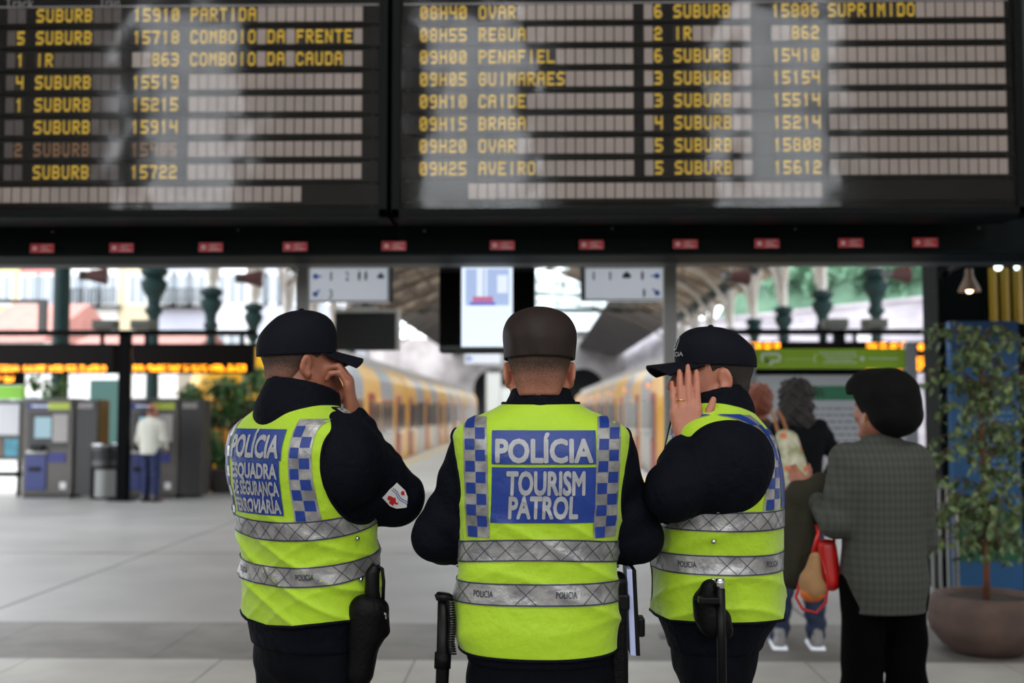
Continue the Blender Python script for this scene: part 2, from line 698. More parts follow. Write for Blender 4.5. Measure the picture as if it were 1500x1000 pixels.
def ptext(mb, T, body, s0, s1, z0, z1, off, bold=.03, zf=None):
    V, Fc = text_mesh(body, bold)
    V = V.copy()
    V[:, 0] = s0 + V[:, 0] / V[:, 0].max() * (s1 - s0)
    V[:, 1] = z0 + V[:, 1] * (z1 - z0)
    V, Fc = refine(V, Fc, .012)
    P = T.fromS(V[:, 0], V[:, 1] + (zf(V[:, 0]) if zf is not None else 0), off)
    mb.add([tuple(p) for p in P], Fc)


# ------------------------------------------------------------------ cloth and skin materials
def vest_mat():
    m = mat('hi_vis_fabric', (163, 198, 34), rough=.55, bump=.35, bscale=38, spec=.3, sheen=.2, bdist=.012)
    return m


M_VEST = vest_mat()
M_SILVER = mat('reflective_tape', (172, 170, 168), rough=.34, metal=.45, var=.8, vscale=22, rgb2=(112, 112, 116), bump=.5, bscale=40, bdist=.008)
M_SILVERT = mat('reflective_lettering', (168, 168, 170), rough=.5, metal=.2, var=.3, vscale=30)
M_BLUE = mat('blue_print', (14, 50, 130), rough=.42, var=.3, vscale=18, rgb2=(12, 42, 112), bump=.25, bscale=35)
M_LINE = mat('dark_line_print', (40, 44, 60), rough=.6)
M_JACKET = mat('navy_jacket', (10, 12, 21), rough=.8, var=.35, vscale=30, bump=.6, bscale=45, spec=.09, bdist=.012)
M_TROUSER = mat('navy_trousers', (8, 9, 15), rough=.85, bump=.5, bscale=30, spec=.08, bdist=.012)
M_FLEECE = mat('black_fleece', (9, 9, 11), rough=.95, bump=.9, bscale=220, spec=.05)
M_CAPNAVY = mat('navy_cap_cloth', (11, 12, 22), rough=.75, bump=.4, bscale=160, spec=.12, bdist=.003)
M_CAPBROWN = mat('brown_black_cap_cloth', (36, 25, 22), rough=.6, bump=.5, bscale=11, spec=.25, bdist=.012)
M_SKIN = mat('skin', (176, 114, 90), rough=.5, var=.35, vscale=35, rgb2=(160, 88, 70), sss=.12, bump=.12, bscale=150, bdist=.003)
M_SKIN2 = mat('skin_tanned', (158, 100, 78), rough=.5, var=.35, vscale=35, rgb2=(140, 78, 60), sss=.12, bump=.12, bscale=150, bdist=.003)
M_WHITE_EYE = mat('eye_white', (225, 220, 215), rough=.2)
M_BLACKPL = mat('black_plastic', (7, 7, 8), rough=.4, spec=.18)
M_BLACKLEATHER = mat('black_leather', (6, 6, 7), rough=.5, spec=.12, bump=.3, bscale=90)
M_CHROME = mat('chrome', (200, 200, 205), rough=.22, metal=1.0)
M_GOLD = mat('gold', (230, 190, 90), rough=.2, metal=1.0)
M_SHOE = mat('shoe_leather', (16, 15, 15), rough=.35)


def hair_mat(name, rgb, skin, z0, z1):
    """cropped hair that thins into skin between heights z0 (skin) and z1 (full) of the wearer"""
    m = mat(name, rgb, rough=.8, bump=.8, bscale=320, bdist=.003)
    nt = m.node_tree
    b = nt.nodes['Principled BSDF']
    tc = nt.nodes.new('ShaderNodeTexCoord')
    sx = nt.nodes.new('ShaderNodeSeparateXYZ')
    nt.links.new(tc.outputs['Object'], sx.inputs[0])
    mr = nt.nodes.new('ShaderNodeMapRange')
    mr.inputs[1].default_value, mr.inputs[2].default_value = z0, z1
    nt.links.new(sx.outputs[2], mr.inputs[0])
    n = nt.nodes.new('ShaderNodeTexNoise')
    n.inputs['Scale'].default_value = 260
    nt.links.new(tc.outputs['Object'], n.inputs['Vector'])
    md = nt.nodes.new('ShaderNodeMath')
    md.operation = 'MULTIPLY_ADD'
    nt.links.new(n.outputs[0], md.inputs[0])
    md.inputs[1].default_value = .8
    md.inputs[2].default_value = -.4
    ad = nt.nodes.new('ShaderNodeMath')
    ad.operation = 'ADD'
    ad.use_clamp = True
    nt.links.new(md.outputs[0], ad.inputs[0])
    nt.links.new(mr.outputs[0], ad.inputs[1])
    mx = nt.nodes.new('ShaderNodeMix')
    mx.data_type = 'RGBA'
    nt.links.new(ad.outputs[0], mx.inputs[0])
    mx.inputs[6].default_value = (*lin(skin), 1)
    mx.inputs[7].default_value = (*lin(rgb), 1)
    nt.links.new(mx.outputs[2], b.inputs['Base Color'])
    return m


def hand_prims(wrist, f, n, t, curl=(20, 25, 20), spread=.0, thumb=(.9, .55, .1), size=1.0, per=None):
    """capsules of a hand. f: towards the fingers, n: out of the back of the hand, t: towards the thumb side"""
    wrist, f, n, t = (Vector(v) for v in (wrist, f, n, t))
    f.normalize()
    n = (n - f * n.dot(f)).normalized()
    t = (t - f * t.dot(f) - n * t.dot(n)).normalized()
    out = []
    s = size
    lens = [(.045, .027, .022), (.050, .031, .023), (.046, .029, .022), (.037, .022, .020)]
    kn = [(.028, .086), (.009, .090), (-.010, .085), (-.028, .077)]
    for i in range(4):
        a0 = wrist + t * (kn[i][0] * .55 * s) + f * .012 * s
        kk = wrist + t * (kn[i][0] * s) + f * (kn[i][1] * s)
        out.append((a0, kk, .0145 * s, .0118 * s, .012))
        d = (f + t * ((1.5 - i) * spread)).normalized()
        ang = 0
        p = kk
        rr = [.0098, .0088, .0080, .0068] if i < 3 else [.0085, .0076, .0069, .006]
        cu = per[i] if per else curl
        for j in range(3):
            ang += R(cu[j])
            dd = d * math.cos(ang) - n * math.sin(ang)
            q = p + dd * lens[i][j] * s
            out.append((p, q, rr[j] * s, rr[j + 1] * s, .0035))
            p = q
    tb = wrist + t * .018 * s + f * .02 * s - n * .004
    d = (t * thumb[0] + f * thumb[1] - n * thumb[2]).normalized()
    p1 = tb + d * .042 * s
    d2 = (d + f * .55).normalized()
    p2 = p1 + d2 * .033 * s
    d3 = (d2 + f * .25).normalized()
    p3 = p2 + d3 * .026 * s
    out += [(tb, p1, .016 * s, .0125 * s, .012), (p1, p2, .0118 * s, .0105 * s, .004), (p2, p3, .0105 * s, .0078 * s, .004)]
    return out


def head_rot(yaw, pitch=0.0, roll=0.0):
    return np.array((Matrix.Rotation(yaw, 3, 'Z') @ Matrix.Rotation(pitch, 3, 'X') @ Matrix.Rotation(roll, 3, 'Y')))


def add_head(fd, c, rot, s=1.0, ears=True):
    c = np.array(c, float)
    W = lambda p: c + rot @ (np.array(p, float) * s)
    fd.ell(W((0, -.012, .03)), (.0765 * s, .0925 * s, .0855 * s), rot, k=.02)
    fd.ell(W((0, .028, -.032)), (.060 * s, .068 * s, .082 * s), rot, k=.03)
    for sg in (-1, 1):
        fd.rc(W((sg * .052, -.005, -.055)), W((sg * .018, .07, -.1)), .02 * s, .017 * s, k=.025)
        fd.ell(W((sg * .038, .066, -.025)), (.022 * s, .02 * s, .02 * s), rot, k=.02)      # cheek
    fd.rc(W((-.018, .077, -.1)), W((.018, .077, -.1)), .016 * s, k=.015)
    fd.rc(W((-.035, .083, .022)), W((.035, .083, .022)), .010 * s, k=.014)                  # brow
    for sg in (-1, 1):
        fd.ell(W((sg * .031, .098, .002)), (.016 * s, .014 * s, .010 * s), rot, k=.012, op='s')
        fd.ell(W((sg * .031, .080, .002)), (.0125 * s, .0125 * s, .0125 * s), rot, k=.003)
    fd.rc(W((0, .094, .008)), W((0, .113, -.034)), .007 * s, .0115 * s, k=.01)
    for sg in (-1, 1):
        fd.ell(W((sg * .012, .102, -.037)), (.009 * s, .011 * s, .008 * s), rot, k=.006)
    fd.rc(W((-.02, .090, -.064)), W((.02, .090, -.064)), .0065 * s, k=.008)
    fd.rc(W((-.017, .088, -.076)), W((.017, .088, -.076)), .0075 * s, k=.008)
    fd.rc(W((-.022, .1, -.0695)), W((.022, .1, -.0695)), .0028 * s, k=.004, op='s')
    if ears:
        for sg in (-1, 1):
            er = rot @ np.array(Euler((R(-12), R(sg * 8), R(sg * 24))).to_matrix())
            fd.ell(W((sg * .081, -.012, -.012)), (.0085 * s, .019 * s, .031 * s), er, k=.006)
            fd.ell(W((sg * .079, -.006, -.038)), (.008 * s, .011 * s, .012 * s), er, k=.006)
            fd.ell(W((sg * .092, -.008, -.012)), (.0085 * s, .0095 * s, .018 * s), er, k=.005, op='s')
    return W


def add_cap(parent, c, rot, rings, m, visor=True, seams=6, pleat=False, name='cap', vtilt=.02, vlen=.072, m2=None, button=True):
    """crown as rings (z, half width, half depth, y offset) in the head's own frame, with a curved visor"""
    c = np.array(c, float)
    r = np.array(rings, float)
    zz = np.linspace(0, 1, 34)
    tt = np.linspace(0, 1, len(r))
    g = [np.convolve(np.pad(np.interp(np.linspace(0, 1, 100), tt, r[:, k]), 5, mode='edge'), np.ones(11) / 11, 'valid') for k in range(4)]
    g = [np.interp(zz, np.linspace(0, 1, 100), a) for a in g]
    n = 96
    mb = MB()
    P = []
    for i in range(len(zz)):
        for j in range(n):
            th = 2 * PI * j / n
            k = 1.0
            if seams:
                dd = abs(((th + PI / 2) * seams / (2 * PI)) % 1 - .5)
                k -= .012 * max(0, 1 - abs(dd - .5) * 14)
            if pleat:
                back = max(0.0, math.cos(th + PI / 2)) ** 1.5
                low = max(0, 1 - zz[i] * 1.7)
                k += .03 * back * low * (.5 + .5 * math.sin(th * 21 + 1.2 * math.sin(9 * zz[i])) * math.sin(th * 13)) + .018 * math.sin(5 * th + 7 * zz[i] + 1.5 * math.sin(3 * th)) * (1 - zz[i])
                k += .02 * math.exp(-((zz[i] - .62) / .1) ** 2)
            k += .005 * math.sin(4 * th + 9 * zz[i]) * (1 - zz[i])
            p = np.array((g[1][i] * math.cos(th) * k, g[3][i] + g[2][i] * math.sin(th) * k, g[0][i]))
            P.append(tuple(c + rot @ p))
    fs = [(i * n + j, i * n + (j + 1) % n, (i + 1) * n + (j + 1) % n, (i + 1) * n + j) for i in range(len(zz) - 1) for j in range(n)]
    mb.add(P, fs)
    mb.add([P[(len(zz) - 1) * n + j] for j in range(n)], [tuple(range(n))])
    cap = mb.build(name, m, parent, smooth=True)
    so = cap.modifiers.new('thickness', 'SOLIDIFY')
    so.thickness = .003
    if button:
        bt = MB()
        q = c + rot @ np.array((0, g[3][-1], g[0][-1] + .001))
        bt.ball(q, (.008, .008, .004), 10, 6)
        bt.build('button', m, cap, smooth=True)
    if visor:
        hw, hd, yo, z0 = g[1][0], g[2][0], g[3][0], g[0][0]
        P = []
        nu, nv = 24, 9
        for lay in (0, 1):
            for i in range(nu + 1):
                u = -1 + 2 * i / nu
                for j in range(nv + 1):
                    v = j / nv
                    th = PI / 2 - u * R(62)
                    bx, by = hw * .99 * math.cos(th), yo + hd * .99 * math.sin(th)
                    ex, ey = u * hw * .86, yo + hd + vlen * (1 - .42 * u * u) - .012 * abs(u) ** 5
                    x, y = bx + (ex - bx) * v, by + (ey - by) * v
                    z = z0 + .006 - vtilt * v - .026 * u * u * (.35 + .65 * v) - lay * .0035
                    P.append(tuple(c + rot @ np.array((x, y, z))))
        k = (nu + 1) * (nv + 1)
        fs = []
        for i in range(nu):
            for j in range(nv):
                a = i * (nv + 1) + j
                q = (a, a + nv + 1, a + nv + 2, a + 1)
                fs += [q[::-1], tuple(x + k for x in q)]
            fs.append((i * (nv + 1) + nv, i * (nv + 1) + nv + k, (i + 1) * (nv + 1) + nv + k, (i + 1) * (nv + 1) + nv))
        for i0 in (0, nu):
            for j in range(nv):
                a = i0 * (nv + 1) + j
                fs.append((a, a + 1, a + 1 + k, a + k))
        MB().add(P, fs).build('visor', m2 or m, cap, smooth=True)
    return cap


def shoe(mb_name, m, parent, c, rz, L=.28):
    fd = Field((-.08, -.12, -.01), (.08, .24, .14), .008)
    fd.rc((0, -.05, .045), (0, .03, .05), .04, .04, k=.02)
    fd.rc((0, .03, .045), (0, .15, .035), .042, .036, k=.02)
    fd.rc((0, -.04, .05), (0, -.035, .11), .038, .04, k=.02)
    fd.d = np.maximum(fd.d, (-(fd.lo[2] + np.arange(fd.n[2]) * fd.h))[None, None, :].astype(np.float32))
    me = fd.mesh('shoe', 2)
    mt = Matrix.Translation(c) @ Matrix.Rotation(rz, 4, 'Z') @ Matrix.Translation((0, 0, 0))
    me.transform(mt)
    return link_mesh('shoe', me, m, parent, True)
# ------------------------------------------------------------------ the setting
def brick_floor_mat(name, rgb, rgb2, rough, scale=1.0):
    return mat(name, rgb, rough=rough, var=.55, vscale=1.6 * scale, rgb2=rgb2, bump=.06, bscale=40)


M_FLOOR = mat('worn_grey_terrazzo', (147, 144, 142), rough=.42, var=.8, vscale=1.1, rgb2=(130, 127, 126), bump=.05, bscale=30)
M_SLABL = mat('light_stone_slab', (178, 174, 168), rough=.45, var=.6, vscale=2.5, rgb2=(152, 148, 143), bump=.08, bscale=50)
M_SLABD = mat('worn_threshold_stone', (118, 113, 109), rough=.55, var=.8, vscale=3, rgb2=(94, 90, 87), bump=.12, bscale=40)
M_PLAT = mat('platform_paving', (206, 203, 198), rough=.45, var=.5, vscale=.8, rgb2=(182, 180, 176))
M_JOINT = mat('floor_joint', (96, 93, 90), rough=.8)
M_WALLH = mat('hall_plaster', (214, 208, 196), rough=.8, var=.3, vscale=.6, rgb2=(190, 184, 172))
M_CEIL = mat('hall_ceiling_plaster', (205, 198, 184), rough=.85)
M_STONE = mat('granite', (150, 146, 142), rough=.8, var=.6, vscale=2, rgb2=(110, 106, 104), bump=.3, bscale=12, bdist=.03)
M_DGREEN = mat('dark_green_iron', (11, 19, 19), rough=.6, var=.4, vscale=5, rgb2=(8, 12, 12), spec=.08)
M_DGREEN2 = mat('column_green_iron', (18, 42, 42), rough=.6, var=.4, vscale=9, rgb2=(10, 26, 26), spec=.2)
M_BLACKM = mat('black_metal', (6, 6, 7), rough=.6, spec=.05)
M_GREYM = mat('grey_metal', (120, 120, 118), rough=.5, metal=.2)
M_DGREYM = mat('dark_grey_metal', (70, 70, 68), rough=.5, metal=.3)
M_ROOFW = mat('weathered_roof_boards', (176, 160, 140), rough=.9, var=.8, vscale=.8, rgb2=(124, 110, 96), stretch=(1, .2, 1))
M_ROOFD = mat('dark_roof_boards', (96, 90, 86), rough=.9, var=.6, vscale=.8, rgb2=(66, 62, 60))
M_PALE = mat('pale_painted_iron', (190, 186, 180), rough=.6, var=.4, vscale=5, rgb2=(150, 146, 140))
M_GLASS = glass_mat('clear_glass', (235, 242, 242))
M_YELLOWL = mat('yellow_line_paint', (226, 190, 70), rough=.6)

# floor: concourse, threshold strip and light slabs in front of it, platform beyond
fl = MB(); fl.box(-11, 11, -9, 21.6, -.12, 0)
floor = structure(fl.build('floor', M_FLOOR))
yb, yd, yl = 8.35, 7.12, 5.3
xs_ = np.arange(-4.8, 4.9, 1.2)
for i in range(len(xs_) - 1):
    m_ = MB(); m_.box(xs_[i] + .004, xs_[i + 1] - .004, yd + .004, yb, -.03, .004 + .0008 * (i % 3))
    m_.build('threshold_stone', M_SLABD, floor)
for r_ in range(2):
    for i in range(len(xs_) - 1):
        off = .45 * r_
        m_ = MB(); m_.box(xs_[i] + .004 + off, xs_[i + 1] - .004 + off, yl + r_ * .92 + .004, yl + (r_ + 1) * .91 + .01 - .004, -.03, .0045 + .0006 * ((i + r_) % 3))
        m_.build('stone_slab', M_SLABL, floor)
m_ = MB(); m_.box(-4.8, 4.9, yl - .02, yb + .012, -.03, .0015); m_.build('mortar_bed', M_JOINT, floor)
m_ = MB(); m_.box(-11, 11, 12.35, 12.37, -.01, .0015); m_.box(-4.2, -4.18, 8.4, 21.6, -.01, .0015); m_.box(2.0, 2.02, 8.4, 21.6, -.01, .0015)
m_.box(-11, 11, 16.9, 16.92, -.01, .0015)
m_.build('floor_joint', M_JOINT, floor)
pl = MB(); pl.box(-4.15, 2.75, 21.6, 96, -.9, 0); plat = structure(pl.build('floor_platform', M_PLAT))
for x in (-3.75, 2.35):
    m_ = MB(); m_.box(x - .06, x + .06, 21.6, 96, -.02, .003); m_.build('yellow_line', M_YELLOWL, plat)
for sx, x0, x1 in ((-1, -14.0, -7.4), (1, 6.2, 14.0)):
    m_ = MB(); m_.box(x0, x1, 21.6, 96, -.9, 0); structure(m_.build('floor_side_platform', M_PLAT))
tb = MB(); tb.box(-60, 60, 9.0, 160, -1.1, -.95); structure(tb.build('floor_track_bed', mat('track_ballast', (92, 86, 82), rough=.95, var=.8, vscale=6, bump=.6, bscale=14, bdist=.05)))

# vestibule walls with tall windows
def wall_with_holes(name, x0, x1, z0, z1, y0, y1, holes, m):
    w_ = MB()
    xs = x0
    for hx0, hx1, hz0, hz1 in sorted(holes):
        w_.box(xs, hx0, y0, y1, z0, z1)
        w_.box(hx0, hx1, y0, y1, z0, hz0)
        w_.box(hx0, hx1, y0, y1, hz1, z1)
        xs = hx1
    w_.box(xs, x1, y0, y1, z0, z1)
    return structure(w_.build(name, m))


wall_with_holes('wall_back', -11.3, 11.3, 0, 10.6, -9.4, -9.0, [(x - WW / 2, x + WW / 2, WZ0, WZ1) for x in BACK_WIN], M_WALLH)
for k, x in enumerate(BACK_WIN):
    m_ = MB()
    for q in (-1, 1):
        m_.box(x + q * WW / 2 - .06, x + q * WW / 2 + .06, -9.0, -8.86, WZ0, WZ1)
    m_.box(x - WW / 2, x + WW / 2, -9.0, -8.86, WZ0 - .06, WZ0 + .06); m_.box(x - WW / 2, x + WW / 2, -9.0, -8.86, WZ1 - .06, WZ1 + .06)
    m_.box(x - .04, x + .04, -8.92, -8.86, WZ0, WZ1)
    for z in (WZ0 + 1.9, WZ0 + 3.9):
        m_.box(x - WW / 2, x + WW / 2, -8.92, -8.86, z - .035, z + .035)
    structure(m_.build('window_%d' % (k + 1), M_DGREEN))
for s_, nm in ((-1, 'left'), (1, 'right')):
    m_ = MB()
    X0, X1 = (s_ * 11.0, s_ * 11.3) if s_ > 0 else (-11.3, -11.0)
    m_.box(X0, X1, -9, 7.4, 0, 10.6)
    structure(m_.build('wall_' + nm, M_WALLH))
m_ = MB(); m_.box(-11.3, 11.3, -9.4, 7.4, 10.6, 10.8); structure(m_.build('ceiling', M_CEIL))

# the iron beam and the wall it carries above the opening to the tracks
BY = 7.0
zb0, zb1 = at(785, 374, BY).z, at(785, 316, BY).z
m_ = MB()
m_.box(-11, 11, BY, BY + .38, zb0, zb1)
m_.box(-11, 11, BY - .03, BY, zb0, zb0 + .03); m_.box(-11, 11, BY - .03, BY, zb1 - .02, zb1 + .02)
beam = structure(m_.build('trim_beam', M_DGREEN, bev=.006))
rng = random.Random(4)
for i in range(30):
    x = -4.2 + i * .29 + rng.uniform(-.04, .04)
    m_ = MB(); m_.cyl((x, BY - .001, zb0 + .16 + rng.uniform(-.012, .012)), (x, BY - .006, zb0 + .16), .008, .006, 8); m_.build('rivet', M_GREYM if i % 4 == 0 else M_DGREEN, beam)
m_ = MB(); m_.box(-11, 11, BY + .05, BY + .35, zb1, 10.6); structure(m_.build('wall_over_opening', mat('dark_partition', (26, 30, 30), rough=.6)))
m_ = MB(); m_.box(-11, 11, BY + .38, BY + .75, zb0 + .02, zb0 + .07); structure(m_.build('trim_soffit', M_DGREYM))

# red no-entry stickers along the beam
M_STICK = mat('red_sticker', (206, 32, 48), rough=.35)
M_STICKW = mat('sticker_print', (230, 190, 190), rough=.5)
sp = [65, 181, 311, 434, 578, 736, 866, 1003, 1122, 1244, 1353]
lab = ['leftmost red sticker on the beam, above the left ticket machines', 'second red sticker from the left on the dark beam', 'red sticker on the beam, third from the left end',
       'red sticker on the beam just above the navy cap of the left officer', 'red sticker on the beam over the right end of the left platform sign',
       'red sticker on the beam directly above the bright information screen', 'red sticker on the beam over the left end of the right platform sign',
       'red sticker on the beam above the peaked cap of the right officer', 'red sticker on the beam above the left end of the green sign board',
       'second red sticker from the right end of the dark beam', 'rightmost red sticker on the beam, nearest the hanging lamp']
for i, px_ in enumerate(sp):
    yy = 364.5 - 8.5 * (px_ - 65) / 1288
    p = at(px_, yy, BY)
    t = thing('sticker', lab[i], 'sticker', (p.x, BY, p.z), 0, 'red stickers along the beam')
    m_ = MB(); m_.box(-.075, .075, -.0335, -.0315, -.028, .028); m_.build('sticker_film', M_STICK, t)
    m_ = MB()
    for k in range(4):
        m_.rect(-.012 + (k % 2) * .01, .06 - (k % 3) * .014, -.02 + k * .0115, -.016 + k * .0115, -.0338)
    m_.cyl((-.046, -.0336, 0), (-.046, -.034, 0), .014, n=14)
    m_.build('sticker_print', M_STICKW, t)

# ------------------------------------------------------------------ departure boards
M_HOUS = mat('board_housing', (8, 12, 12), rough=.5, spec=.08)
M_ROWP = mat('board_row_panel', (6, 9, 10), rough=.5, spec=.12)
M_FLAP = mat('blank_flap_reflection', (174, 163, 154), rough=.5, var=.6, vscale=2, rgb2=(140, 131, 126))  # black flap with its grey reflection put into the colour
M_FLAPD = mat('lettered_flap', (44, 42, 40), rough=.5, spec=.2)
M_FLAPM = mat('blank_flap_faint_reflection', (92, 88, 86), rough=.5, spec=.2)  # same blank flap, weaker reflection put into the colour
M_CH = mat('yellow_flap_print', (255, 214, 36), rough=.5)
M_CHD = mat('faded_flap_print', (150, 112, 70), rough=.5)
M_BGLASS = glass_mat('board_glass', (248, 246, 246), ior=1.26, rough=.085, bump=.42, bscale=2.2)
M_HDR = mat('board_header_print', (150, 150, 150), rough=.5)
DY = 6.5


def bx(px_, py_=130):
    return at(px_, py_, DY).x


def bz(py_, px_=750):
    return at(px_, py_, DY).z


def board(name, label, xl, xr, rows, cols, bottom, hdr, kx):
    """rows: list of strings per column group; cols: (start pixel x of first cell, number of cells) in the row through y=130"""
    t = thing(name, label, 'departure board', ((xl + xr) / 2, DY, 0), 0, 'departure boards over the opening')
    org = ((xl + xr) / 2, DY, 0)
    zb = bz(318)
    zt = bz(-60)
    m_ = MB(org); m_.box(xl, xr, DY + .02, DY + .30, zb, zt)
    m_.build('housing', M_HOUS, t, bev=.004)
    m_ = MB(org)
    for x0, x1 in ((xl, xl + .05), (xr - .05, xr)):
        m_.box(x0, x1, DY - .05, DY + .03, zb, zt)
    m_.box(xl, xr, DY - .05, DY + .03, zb, zb + .045)
    m_.build('frame', M_HOUS, t, bev=.004)
    cw = (bx(1000) - bx(1000 - 14.35))
    nfl = 0
    z_first = bz(19) - 0
    pitch = (bz(19) - bz(247 if kx > 0 else 250)) / 7
    for r_ in range(9):
        zc = z_first - r_ * pitch
        rp = MB(org)
        x0p, x1p = xl + .055, xr - .055
        rp.box(x0p, x1p, DY - .004, DY + .02, zc - pitch * .46, zc + pitch * .46)
        rp.box(x0p, x1p, DY - .03, DY + .0, zc - pitch * .5, zc - pitch * .455)
        row = rp.build('row_panel', M_ROWP, t)
        txt, dim = MB(org), MB(org)
        stf = MB(org)
        if r_ < 8:
            groups = [(c0, n_, rows[r_][k]) for k, (c0, n_) in enumerate(cols)]
        else:
            groups = [bottom]
        for c0, n_, s in groups:
            s = (s or '').ljust(n_)
            for i in range(n_):
                fx0 = bx(c0) + i * cw + .003
                fx1 = bx(c0) + (i + 1) * cw - .004
                z0, z1 = zc - .044, zc + .044
                mf_ = M_FLAPD if s[i] != ' ' else (M_FLAPM if c0 in (9, 51) else M_FLAP)
                if nfl < 300:
                    f_ = MB(org); f_.box(fx0, fx1, DY - .009, DY - .003, z0, z1)
                    f_.build('flap', mf_, row)
                    nfl += 1
                else:
                    stf.cur = 1 if s[i] != ' ' else 0
                    stf.box(fx0, fx1, DY - .009, DY - .003, z0, z1)
                ch = s[i]
                if ch != ' ' and ch in FONT:
                    flap_char(txt if s == s.upper() and (r_, c0) not in faded else dim, ch, fx0 + .004, fx1 - .004, z0 + .006, z1 - .006, DY - .0105)
        if stf.v:
            stf.build('flap_row', [M_FLAP, M_FLAPD], row, kind='stuff')
        if txt.v:
            txt.build('flap_lettering', M_CH, row)
        if dim.v:
            dim.build('faded_lettering', M_CHD, row)
    # header line and glass
    m_ = MB(org); m_.rect(xl + .06, xr - .06, bz(6.6), bz(4.6), DY - .006); m_.build('header_rule', M_HDR, t)
    m_ = MB(org)
    for wd, px0, px1 in hdr:
        flat_text(m_, wd, bx(px0, 5), bx(px1, 5), bz(7 if wd[0] == 'T' else 7), bz(-8), DY - .006)
    m_.build('header_lettering', M_HDR, t)
    m_ = MB(org)
    m_.box(xl + .05, xr - .05, DY - .04, DY - .037, zb + .045, zt)
    m_.build('glass_front', M_BGLASS, t)
    for px_ in ((xr - .09), (xl + .09)):
        for r_ in range(9):
            m_ = MB(org); z = z_first - (r_ + .5) * pitch
            m_.cyl((px_, DY - .004, z), (px_, DY - .010, z), .006, .004, 8); m_.build('screw', M_GREYM, t)
    return t


xm_ = bx(572, 200)
faded = {(6, 45)}
LROWS = [['', 'SUBURB', '15910', 'PARTIDA'], [' 5', 'SUBURB', '15718', 'COMBOIO DA FRENTE'], [' 1', 'IR', '  863', 'COMBOIO DA CAUDA'],
         [' 4', 'SUBURB', '15519', ''], [' 1', 'SUBURB', '15215', ''], ['', 'SUBURB', '15914', ''], [' 2', 'SUBURB', '15405', ''], ['', 'SUBURB', '15722', '']]
LCOLS = [(9, 2), (51, 9), (193, 5), (277, 18)]
faded = {(6, 9), (6, 51), (6, 193)}
board('departure_board', 'left half of the large split-flap departure board, lettered COMBOIO DA FRENTE', bx(-260), xm_ - .012, LROWS, LCOLS, (-20, 33, ''),
      [('Track', 8, 50), ('Train', 146, 176)], -1)
RROWS = [['08H40', 'OVAR', ' 6', 'SUBURB', '15806', 'SUPRIMIDO'], ['08H55', 'REGUA', ' 2', 'IR', '  862', ''], ['09H00', 'PENAFIEL', ' 6', 'SUBURB', '15410', ''],
         ['09H05', 'GUIMARAES', ' 3', 'SUBURB', '15154', ''], ['09H10', 'CAIDE', ' 3', 'SUBURB', '15514', ''], ['09H15', 'BRAGA', ' 4', 'SUBURB', '15214', ''],
         ['09H20', 'OVAR', ' 5', 'SUBURB', '15808', ''], ['09H25', 'AVEIRO', ' 5', 'SUBURB', '15612', '']]
RCOLS = [(614, 5), (700, 16), (943, 2), (986, 8), (1130, 5), (1213, 18)]
faded = set()
board('departure_board', 'right half of the large split-flap departure board, lettered GUIMARAES and SUPRIMIDO', xm_ + .012, bx(1497, 200), RROWS, RCOLS, (686, 36, ''), [], 1)

# ------------------------------------------------------------------ posts, signs and screens just beyond the beam
def bar_thing(name, label, cat, x0, x1, y0, y1, z0, z1, m, group=None, bev=.005):
    o_ = MB(((x0 + x1) / 2, (y0 + y1) / 2, z0))
    o_.box(x0, x1, y0, y1, z0, z1)
    ob = o_.build(name, m, bev=bev)
    ob.location = ((x0 + x1) / 2, (y0 + y1) / 2, z0)
    return tag(ob, label, cat, group)


HR = 3.22
for k, y in enumerate((8.5, 9.2, 11.0)):
    m_ = MB(); m_.box(-11, 11, y - .06, y + .06, HR, HR + .12); structure(m_.build('trim_hanger_rail', M_DGREEN))
m_ = MB()
for x in (-10.9, -4, 0, 4, 10.9):
    m_.box(x - .05, x + .05, 7.3, 11.1, HR + .12, HR + .24)
structure(m_.build('trim_cross_rail', M_DGREEN))
PY = 7.9
for px0, px1, lb in ((435, 452, 'grey steel post left of the left platform sign'), (972, 991, 'grey steel post right of the right platform sign')):
    a_, b_ = at(px0, 480, PY).x, at(px1, 480, PY).x
    t = thing('steel_post', lb, 'post', ((a_ + b_) / 2, PY, 0), 0)
    o_ = MB(); o_.box(-(b_ - a_) / 2, (b_ - a_) / 2, -.04, .04, .012, zb0 + .2); o_.build('shaft', M_GREYM, t, bev=.006)
    o_ = MB(); o_.box(-.09, .09, -.08, .08, 0, .012); o_.build('base_plate', M_DGREYM, t)

M_SIGN = mat('white_sign_added_glow', (222, 226, 232), rough=.4, emit=(205, 212, 225), estr=.42)  # faint glow added to lift the dim panels
M_SBLUE = mat('sign_blue', (20, 90, 200), rough=.5)
M_SBLK = mat('sign_black', (28, 32, 38), rough=.5)


def icon_arrow(m_, x, z, r, a, y):
    """round icon with an arrow tail leaving in direction a"""
    m_.add([(x + r * math.cos(t * PI / 6), y, z + r * math.sin(t * PI / 6)) for t in range(12)], [tuple(range(12))])
    c, s = math.cos(a), math.sin(a)
    m_.add([(x + c * q * r - s * w_ * r, y - .0005, z + s * q * r + c * w_ * r) for q, w_ in ((.8, .28), (2.3, .28), (2.3, -.28), (.8, -.28))], [(0, 1, 2, 3)])


def person_icon(m_, x, z, h, y):
    m_.add([(x + h * .11 * math.cos(t * PI / 5), y, z + h * .88 + h * .11 * math.sin(t * PI / 5)) for t in range(10)], [tuple(range(10))])
    m_.rect(x - h * .14, x + h * .14, z + h * .35, z + h * .74, y)
    m_.rect(x - h * .12, x - h * .02, z, z + h * .35, y)
    m_.rect(x + h * .02, x + h * .12, z, z + h * .35, y)


